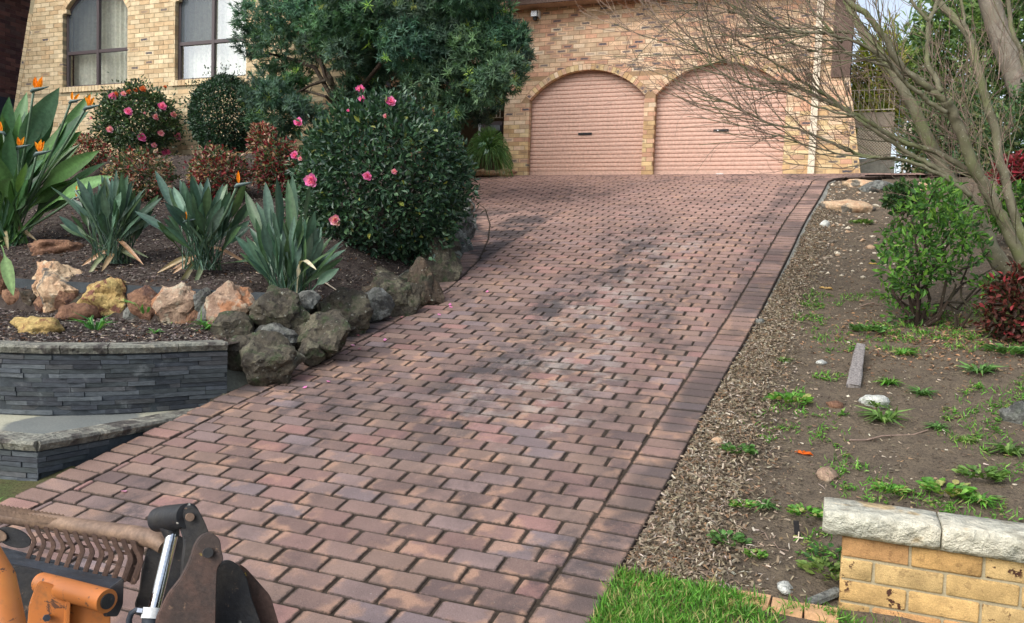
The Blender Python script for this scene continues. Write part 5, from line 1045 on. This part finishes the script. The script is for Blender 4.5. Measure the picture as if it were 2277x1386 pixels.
mb = MB()
for cx, cy in zip(*smp_low(1900)):
    if fbm(cx, cy, 1.2, 2, 4) + np.interp(cx, [-.4, .8], [-.02, .16]) < .06: continue
    n = rng.integers(3, 10); X = cx + .025 * rng.normal(size=n); Y = cy + .025 * rng.normal(size=n); blades(mb, X, Y, right_ground(X, Y), .045, .006, GR, [.3, .28, .24, .12, .06], .9)
    if rng.random() < .4: P = np.stack([X, Y, right_ground(X, Y) + .012], 1); leaves(mb, P, norm(np.concatenate([rng.normal(size=(n, 2)), np.full((n, 1), .25)], 1)), np.tile([0, 0, 1.], (n, 1)), .028, .02, tints(n, GR, None, .25), 'oval')
build('seedling_weeds', mb, M['leaf_m'], org=(0, 0, 0), kind='stuff')
def weed(px, py, rpx, label, leafy=False, n=40, name='weed_tuft', pal=GR, g=None, hgt=1.):
    if not g and pal is GR: pal = [GR, [C(96, 130, 62), C(120, 150, 80), C(84, 112, 58)], [C(84, 124, 62), C(104, 146, 76), C(74, 108, 56)], [C(118, 142, 70), C(138, 154, 90), C(96, 120, 58)]][int(px * 7 + py) % 4]
    P = (g or (lambda a, b: G(a, b)))(px, py); m = mpp(P); r = rpx * m * 1.15; mb = MB()
    if leafy:
        a = rng.uniform(0, 6.28, n); q = np.sqrt(rng.random(n)) * r; B_ = P + np.stack([np.cos(a) * q * .8, np.sin(a) * q * .8, .008 + rng.random(n) * r * .25 * hgt], 1); D = np.stack([np.cos(a), np.sin(a), .3 + .5 * rng.random(n)], 1); leaves(mb, B_, D, np.tile([0, 0, 1.], (n, 1)) + .4 * rng.normal(size=(n, 3)), r * .36, r * .26, tints(n, pal, None, .2), 'oval')
    else:
        a = rng.uniform(0, 6.28, n); D = np.stack([np.cos(a), np.sin(a), .35 + .9 * hgt * rng.random(n)], 1); leaves(mb, P + np.stack([np.cos(a), np.sin(a), 0 * a], 1) * r * .12, D, np.tile([0, 0, 1.], (n, 1)) + .3 * rng.normal(size=(n, 3)), r * rng.uniform(.6, 1.15, n), r * .11, tints(n, pal, None, .2), 'strip', .45)
    o = build(name, mb, M['leaf_m'], org=P); return tag(o, label, 'weed', 'weeds on the dirt bank' if not g else 'lily tufts in the lower bed')
LG = [C(70, 122, 64), C(92, 146, 74), C(60, 104, 60)]
for a in ((1965, 938, 52, 'bright green grassy tuft just below the white rock'), (1948, 905, 30, 'yellow green grass sprouting around the white rock'), (1758, 898, 42, 'broad leaved weed patch left of the white rock', True), (1640, 1010, 36, 'flat rosette weed in the leaf litter strip', True), (2085, 955, 28, 'light grass tuft right of and below the white rock'), (2150, 985, 26, 'small pale grass tuft with a white tip above the brick wall'),
          (1978, 1098, 34, 'rounded fern like weed above the left end of the coping', True), (2100, 1100, 52, 'clover like weed cluster behind the coping joint', True), (2180, 1065, 46, 'taller clover weeds on the bank at the right', True), (2180, 1120, 44, 'grassy weed against the back of the sandstone coping'), (1700, 1130, 34, 'yellowish grass tuft in the middle of the lower dirt'), (1620, 1210, 40, 'low leafy weed patch near the litter edge above the edging bricks', True),
          (1790, 1150, 36, 'grey green feathery weed behind the black plastic edging', True), (1930, 740, 34, 'leafy weed at the top of the weathered timber stake', True), (1975, 855, 30, 'grass tuft right of the weathered timber stake'), (2050, 880, 32, 'thin grass tuft in the bare dirt right of the stake'), (2240, 790, 42, 'bright leafy clump below the dark red shrub', True), (2180, 830, 40, 'loose yellowish grass below the green shrub'), (2245, 1010, 44, 'grass tuft by the right edge above the wall'), (1835, 1282, 52, 'dark leafy weed growing against the left end of the brick wall', True), (1680, 1240, 24, 'tiny bright weed above the edging bricks', True), (1915, 500, 22, 'small weed on the upper dirt bank', True), (2010, 790, 30, 'small weed below the stems of the green shrub'), (1740, 805, 20, 'tiny bright grass beside the leaf litter'), (1650, 1130, 26, 'small bright weed beside the yellowish tuft', True), (1500, 1300, 30, 'longer grass clump at the back of the verge')):
    weed(*a[:4], leafy=len(a) > 4, n=90 if len(a) > 4 else 56)
weed(1835, 1262, 44, 'tall dark green leaf cluster touching the wall end', True, 30, pal=[C(60, 98, 48), C(78, 120, 56)], hgt=4.)
for px, py, r, lab in ((325, 700, 52, 'largest lily tuft between the brown and pinkish boulders'), (212, 735, 46, 'lily tuft in the mulch right of the yellow rock'), (470, 735, 44, 'lily tuft in front of the broad pinkish grey boulder'), (388, 718, 24, 'small green shoot below the pinkish boulder'), (345, 742, 18, 'tiny shoot in the middle of the lower mulch')): weed(px, py, r, lab, n=26, g=lambda a, b: GL(a, b), name='lily_tuft', pal=[C(84, 140, 70), C(104, 160, 80), C(70, 118, 64)], hgt=1.6)
# petals on the paving
PTL = [(798, 747, 'upper of two pink petals on the dark edge pavers below the lichen boulders'), (757, 761, 'widest pink petal beside the mortar strip under the lichen boulders'), (790, 770, 'thin pale petal just right of the widest pink petal'), (855, 760, 'pink petal on the field pavers right of the lichen boulders'), (700, 800, 'pink petal at the foot of the largest lichen boulder'), (796, 777, 'lower pale petal on the peach worn edge pavers'),
 (865, 708, 'small petal on the edge pavers left of its twin under the dark rock'), (892, 707, 'small petal right of its twin under the dark rock'), (1006, 686, 'lower petal of the pair in the middle left of the paving'), (1000, 681, 'upper darker petal of the pair in the middle left of the paving'), (672, 865, 'pale petal on the groove between edge and field pavers'), (735, 850, 'tiny white petal near the left groove'), (740, 665, 'large pink petal on top of the mossy rock'), (280, 1093, 'single pink petal on a pinkish paver above the loader'), (980, 703, 'tiny pink petal below the middle pair'), (752, 675, 'second pink petal on the mossy rock'), (1082, 652, 'white petal farthest up the paving'), (726, 634, 'magenta petal on the mulch by the full strelitzia clump')]
for i, (px, py, lab) in enumerate(PTL):
    P = at_g(px, py, lambda x, y: np.where(x < XL(y) - .25, np.maximum(h(y) + .02, left_ground(x, y) if i > 8 else 0), h(y))); mb = MB(); a = rng.uniform(0, 6.28)
    leaves(mb, [P + [0, 0, .006]], [(math.cos(a), math.sin(a), .2 + .2 * math.sin(a))], [(.1, -.25, 1)], [.04], [.032], tints(1, [C(226, 140, 190), C(236, 170, 204)], None, .1), 'oval', -.2); o = build('petal', mb, M['petal'], org=P); tag(o, lab, 'petal', 'fallen pink petals')
# stake, plastic strip, sticks, orange peel
def speckle_leaf(px, py, col, L, label, name, cat): P = G(px, py); mb = MB(); leaves(mb, [P + [0, 0, .012]] * 3, [(1, .2, .25), (.4, .9, .3), (-.8, .5, .3)], [(0, -.3, 1)] * 3, [L] * 3, [L * .55] * 3, [col] * 3, 'oval', .35); o = build(name, mb, M['petal'], org=P); tag(o, label, cat)
speckle_leaf(1487, 1252, C(214, 110, 36), .05, 'curled orange leaf on the litter above the grass', 'orange_leaf', 'leaf'); speckle_leaf(1785, 1015, C(222, 104, 30), .055, 'long orange leaf strip in the middle of the dirt', 'orange_leaf', 'leaf'); speckle_leaf(1835, 645, C(206, 170, 110), .07, 'curled tan bark piece left of the green shrub', 'bark_piece', 'bark'); speckle_leaf(1940, 590, C(200, 170, 90), .05, 'yellow dry leaf beside the green shrub', 'yellow_leaf', 'leaf')
A = G(1897, 864); Bq = at_y(1913, 772, G(1908, 800)[1] + .04); mb = MB(); k = 22; t = np.linspace(0, 1, k); nn = 12; V = []
dv = norm(Bq - A); sv = norm(np.cross(dv, [0, -.5, 1.])); uv = np.cross(sv, dv)
for i, x in enumerate(t):
    p = A + (Bq - A) * x; wv = .045 * (1 - .25 * x) ; 
    for j in range(nn): an = j / nn * 6.283; rr = 1 + .28 * fbm(j * 1.7, x * 1.2, 1.7, 3, 3); V.append(p + sv * np.sign(math.cos(an)) * abs(math.cos(an)) ** .45 * wv * rr + uv * (np.sign(math.sin(an)) * abs(math.sin(an)) ** .5 * .016 * rr + .014) + dv * (.03 * fbm(j * 1.9, 4, 1.3, 2) if i in (0, k - 1) else 0))
k1 = np.arange(nn); k2 = (k1 + 1) % nn; mb.add(np.array(V), [np.concatenate([np.stack([j * nn + k1, j * nn + k2, (j + 1) * nn + k2, (j + 1) * nn + k1], 1) for j in range(k - 1)]), k1[::-1][None], (k1 + (k - 1) * nn)[None]]); o = build('timber_stake', mb, M['wood'], org=A); tag(o, 'weathered grey split timber stake lying on the dirt bank', 'stake')
P = at_g(1776, 1195, right_ground); ps = thing('garden_peg', P, 'black plastic garden peg with a pale cross shaped tie near the brick wall', 'garden peg'); m = mpp(P)
mb = MB(); beam(mb, P + [0, 0, -.03], at_y(1770, 1158, P[1] + .01), .024, .012, (0, -1, .2)); build('strap', mb, M['black'], ps)
mb = MB(); c = P + [0, -.03, .006]; tube(mb, [c - _r * .022 + [0, 0, .004], c + _r * .02], .0035, 6); tube(mb, [c + [0, 0, .028], c - [0, 0, .004], c - [.01, .01, .022]], .003, 6); build('cross_tie', mb, M['cream'], ps)
mb = MB(); A, Bq = G(1800, 1352), G(1866, 1330); beam(mb, A + [0, 0, .02], Bq + [0, 0, .03], .04, .018); o = build('slate_offcut', mb, M['rock_grey'], org=A); tag(o, 'thin grey stone offcut leaning at the foot of the brick wall', 'stone')
for i, (a, b, c_, d, r, lab) in enumerate(((1805, 1038, 1900, 1010, .004, 'thin brown stick across the dirt below the white rock'), (1690, 1190, 1750, 1232, .003, 'pale bent stick near the black garden peg'), (1890, 985, 2060, 960, .007, 'dark root lying along the bare dirt right of the middle'), (1910, 683, 1985, 676, .006, 'grey stick left of the green shrub'), (1400, 1178, 1440, 1160, .003, 'short stick in the leaf litter by the paver edge'))):
    A, Bq = G(a, b), G(c_, d); mb = MB(); k = np.linspace(0, 1, 6)[:, None]; tube(mb, A + (Bq - A) * k + [0, 0, .01] + .008 * rng.normal(size=(6, 3)), np.linspace(r, r * .6, 6), 5); o = build('stick', mb, M['twig'], org=A); tag(o, lab, 'stick')
A, Bq = GL(685, 618), GL(750, 650); mb = MB(); tube(mb, [A + [0, 0, .05], (A + Bq) / 2 + [0, 0, .035], Bq + [0, 0, .015]], [.008, .008, .005], 6); o = build('stick', mb, M['cream'], org=A); tag(o, 'pale dry stalk lying on the mulch right of the full strelitzia clump', 'stick')
# ------------------------------------------------------------------ compact loader in the near left corner
ld = thing('compact_loader', (-1.7, 1.3, float(h(1.3))), 'orange and black compact loader front with slotted grille and chrome ram', 'loader')
def steel(name, a, b, rough, specks, yellow=0., metal=.0):
    t = NT(name); c = t.mix(t.rng(t.noise(9, 5, .65), .4, .62), a, b); c = t.mul(c, t.rng(t.noise(70, 4, .7), .25, .75, .7, 1.2))
    c = t.mix(t.math('MULTIPLY', t.rng(t.noise(30, 5, .7, stretch=(1, 3, 1)), .62, .72), .5), c, C(150, 120, 96))
    if specks: v = t.voro(26); c = t.mix(t.math('MULTIPLY', t.rng(v, .10, .15, 1, 0), t.rng(t.noise(17, 2), .46, .54)), c, C(204, 200, 188))
    if yellow: c = t.mix(t.math('MULTIPLY', t.rng(t.noise(28, 3, .5), .64, .68), t.rng(t.noise(6, 2), .5, .6)), c, C(200, 176, 60))
    t.bump(t.noise(110, 4, .7), .35, .004); return t.done(c, rough, metal, .4)
K_BLK = steel('black_steel', C(40, 41, 44), C(52, 50, 48), .5, True); K_BRN = steel('rusty_plate', C(84, 64, 56), C(62, 52, 48), .62, True, 1.); K_BAR = steel('worn_bar', C(136, 112, 92), C(110, 90, 76), .6, False); K_SLT = steel('grille_rust', C(92, 70, 58), C(72, 54, 46), .7, False)
K_RAIL = steel('blue_black_rail', C(66, 72, 80), C(52, 56, 62), .55, False)
def orange():
    t = NT('worn_orange_paint'); c = t.mix(t.rng(t.noise(4, 3), .4, .6), C(210, 138, 66), C(186, 112, 54)); sc = t.math('MAXIMUM', t.rng(t.noise(22, 6, .72, dist=.8), .60, .63), t.rng(t.noise(40, 4, .6, stretch=(.3, 1, 1)), .66, .69))
    c = t.mix(sc, c, C(96, 66, 48)); c = t.mix(t.math('MULTIPLY', t.rng(t.noise(7, 5, .75), .48, .66), .6), c, C(112, 84, 60)); t.bump(sc, .25, .003); return t.done(c, .42, 0, .45)
K_ORG = orange()
TB = _w * .75 - _R * .62
def plate_px(name, pts, D, th, mat, parent=ld, off=None, tilt=0.):
    off = (TB if off is None else off) * th; bm = bmesh.new(); P = [at_d(x, y, D + tilt * (x - pts[0][0])) for x, y in pts]; a = [bm.verts.new(Vector(p - ORG[parent])) for p in P]; b = [bm.verts.new(Vector(p + off - ORG[parent])) for p in P]
    f = [bm.faces.new(a), bm.faces.new(b[::-1])]; n = len(a); bm.normal_update()
    for i in range(n): bm.faces.new((a[(i + 1) % n], a[i], b[i], b[(i + 1) % n]))
    bmesh.ops.triangulate(bm, faces=f); bmesh.ops.recalc_face_normals(bm, faces=bm.faces); ed = [e_ for e_ in bm.edges if len(e_.link_faces) == 2 and e_.calc_face_angle() > .9]
    try: bmesh.ops.bevel(bm, geom=ed, offset=.0022, segments=2, affect='EDGES')
    except Exception: pass
    for q in bm.faces: q.smooth = False
    me = bpy.data.meshes.new(name); bm.to_mesh(me); bm.free(); me.materials.append(mat); return link(name, me, parent)
def rnd(pts, r, n=5):                                                  # round the corners of a pixel outline
    out = []; m = len(pts)
    for i in range(m):
        p = np.array(pts[i], float); a = np.array(pts[i - 1], float) - p; b = np.array(pts[(i + 1) % m], float) - p; la, lb = np.linalg.norm(a), np.linalg.norm(b); k = min(r, la * .45, lb * .45); A = p + a / la * k; B_ = p + b / lb * k
        for t in np.linspace(0, 1, n): out.append(tuple((1 - t) ** 2 * A + 2 * t * (1 - t) * p + t * t * B_))
    return out
def rod(name, pts, D, rpx, mat, n=16, parent=ld, smooth=True):
    P = np.array([at_d(x, y, d) for (x, y), d in zip(pts, D)]); m = float(np.mean(D)) / F; mb = MB(); tube(mb, P, np.broadcast_to(np.asarray(rpx, float), (len(P),)) * m, n); o = build(name, mb, mat, parent, smooth=smooth)
    o.data.set_sharp_from_angle(angle=.9); return o
# grille: bar, serrated tread, chevron slats with cross ties, oval badge
rod('top_bar', [(-60, 1138), (140, 1166), (300, 1190), (345, 1199), (366, 1215)], [2.45, 2.29, 2.16, 2.12, 2.11], [17, 18, 20, 20, 17], K_BAR)
for row, (dy, dd) in enumerate(((0, 0.), (-9, .06))):
    pts = [(138 - i * 4.6 + (7 if row else 0), 1158 - i * .74 - (6.5 if i % 2 else 0) + dy) for i in range(42)]; pts = pts + [(pts[-1][0], pts[-1][1] + 16), (138 + (7 if row else 0), 1170 + dy)]
    plate_px('tread_strip', pts[::-1], 2.28 + dd, .004, K_BAR, tilt=-.0008 * -1 if False else 0.)
yt = lambda x: 1172 + (x - 60) * .155; yb = lambda x: 1236 + (x - 60) * .215; Dg = lambda x: 2.30 - x * .00062
for i in range(12):
    x = 68 + i * 21.5; a, b = yt(x), yb(x); L = b - a; P = [(x - 9, a - 8), (x - 3, a + L * .14), (x + 7, a + L * .38), (x + 9, a + L * .52), (x + 4, a + L * .7), (x - 5, b + 2), (x - 8, b + 12)]
    w = 5.2 + i * .12; plate_px('grille_slat', [(u - w, v) for u, v in P] + [(u + w, v) for u, v in P[::-1]], Dg(x), .008, K_SLT)
    if i < 11:
        for fr in ((.30,) if i % 2 else (.62,)): xx = x + 4; yy_ = a + L * fr; plate_px('grille_tie', [(xx, yy_), (xx + 22, yy_ + 4), (xx + 22, yy_ + 10), (xx, yy_ + 6)], Dg(x) + .004, .006, K_SLT)
el = [(30 + 40 * math.cos(t) , 1196 + 22 * math.sin(t) + 9 * math.cos(t)) for t in np.linspace(0, 2 * math.pi, 28, endpoint=False)]; plate_px('oval_badge', el, 2.27, .006, K_BLK)
el = [(-6 + 22 * math.cos(t), 1190 + 13 * math.sin(t) + 5 * math.cos(t)) for t in np.linspace(0, 2 * math.pi, 20, endpoint=False)]; plate_px('badge_relief', el, 2.262, .004, K_BAR)
plate_px('grille_end', rnd([(296, 1212), (322, 1216), (310, 1290), (296, 1300), (272, 1288)], 6), 2.14, .01, K_SLT)
# rail under the grille
def slab_px(name, quad, D, dn, mat):
    A = [at_d(x, y, d) for (x, y), d in zip(quad, D)]; V = A + [p + np.array([0, 0, -dn]) for p in A]; mb = MB(); mb.add(np.array(V), [BOXF[:, ::-1]]); return build(name, mb, mat, ld)
slab_px('lower_rail', [(-60, 1200), (272, 1284), (250, 1312), (-60, 1238)], [2.42, 2.16, 1.99, 2.22], .05, K_RAIL)
plate_px('rail_end', rnd([(246, 1308), (276, 1286), (274, 1345), (262, 1372), (230, 1372), (236, 1335)], 6), 1.985, .012, K_BLK)
# orange bracket with rolled lip, rib and bolt
rod('rolled_lip', [(92, 1296), (150, 1312), (238, 1337)], [2.06, 2.0, 1.93], [23, 24, 25], K_ORG, 20)
rod('bore_shade_disc', [(236, 1336.5), (240.5, 1337.8)], [1.932, 1.9285], 17, K_BLK, 18)  # solid black disc imitates the darkness inside the open lip end
plate_px('bracket', rnd([(86, 1292), (118, 1300), (150, 1326), (246, 1350), (246, 1540), (50, 1540), (66, 1345)], 10), 1.99, .012, K_ORG)
plate_px('bracket_rib', [(150, 1334), (158, 1337), (150, 1540), (138, 1540)], 1.965, .03, K_ORG)
rod('bolt', [(103, 1374), (104, 1375)], [1.985, 1.965], 8, K_RAIL, 6)
rod('lift_arm', [(-62, 1190), (-10, 1290), (38, 1545)], [1.86, 1.80, 1.74], [36, 40, 44], K_ORG, 22)
plate_px('rear_panel', [(-60, 1240), (95, 1270), (85, 1330), (40, 1545), (-60, 1545)], 2.10, .02, K_BLK)
# ram, link and side plates
plate_px('inner_plate', rnd([(388, 1186), (346, 1200), (330, 1222), (318, 1265), (312, 1318), (300, 1350), (330, 1400), (420, 1400), (425, 1290), (416, 1200)], 12), 2.13, .014, K_BLK)
rod('rod_eye', [(352, 1156), (372, 1153), (418, 1147)], [2.09, 2.07, 2.01], [27, 29, 27], K_BLK, 24); rod('eye_bush', [(349, 1156.5), (353, 1156)], [2.095, 2.088], 16, K_RAIL, 18)
rod('rod_neck', [(376, 1165), (384, 1198)], [2.06, 2.05], [22, 15], K_BLK, 18); rod('chrome_rod', [(383, 1188), (341, 1362)], [2.05, 1.98], 13.5, M['chrome'], 20)
rod('gland_collar', [(340, 1352), (335, 1376)], [1.985, 1.975], 21, M['white'], 22); rod('ram_barrel', [(336, 1371), (322, 1545)], [1.977, 1.95], 19, K_RAIL, 20)
rod('hose_elbow', [(322, 1360), (302, 1357), (292, 1364), (287, 1378), (284, 1545)], [1.975, 1.97, 1.97, 1.97, 1.96], 6.5, K_RAIL, 10); rod('hose_nut', [(318, 1359), (306, 1357.5)], [1.972, 1.970], 9, M['chrome'], 6, smooth=False)
plate_px('link_arm', rnd([(402, 1150), (412, 1130), (428, 1125), (442, 1134), (458, 1165), (470, 1200), (462, 1262), (436, 1310), (404, 1316), (408, 1250), (414, 1206), (404, 1178)], 12), 2.0, .022, K_BLK); rod('link_pin', [(421, 1150), (423, 1150.5)], [2.0, 1.985], 9, K_BAR, 16)
pl = plate_px('pivot_plate', rnd([(448, 1192), (470, 1184), (490, 1198), (493, 1226), (499, 1246), (484, 1262), (482, 1300), (476, 1545), (336, 1545), (350, 1376), (376, 1322), (402, 1290), (424, 1248), (434, 1214)], 12), 1.93, .016, K_BRN)
rod('pivot_pin', [(461, 1229), (463, 1229.5)], [1.93, 1.916], 11, K_BLK, 18, parent=ld)
plate_px('outer_arm', rnd([(530, 1252), (548, 1264), (602, 1325), (668, 1545), (560, 1545), (536, 1330)], 10), 2.07, .03, K_BRN)
plate_px('bucket_plate', rnd([(482, 1262), (497, 1249), (515, 1247), (532, 1258), (548, 1280), (560, 1330), (640, 1545), (470, 1545), (478, 1330)], 12), 2.02, .016, K_BLK)
# body and wheels, below the picture
mb = MB(); bxm(mb, -2.25, -1.0, .35, 1.42, .52, .84); build('chassis', mb, K_BLK, ld)
for wx in (-2.2, -1.0):
    for wy in (.55, 1.25):
        mb = MB(); tube(mb, [(wx - .08, wy, float(h(wy)) + .2), (wx + .08, wy, float(h(wy)) + .2)], .2, 24); wh = build('wheel', mb, M['black'], ld, smooth=True); wh.data.set_sharp_from_angle(angle=.9)
        mb = MB(); tube(mb, [(wx - .085, wy, float(h(wy)) + .2), (wx + .085, wy, float(h(wy)) + .2)], .1, 18); build('rim', mb, K_ORG, wh)
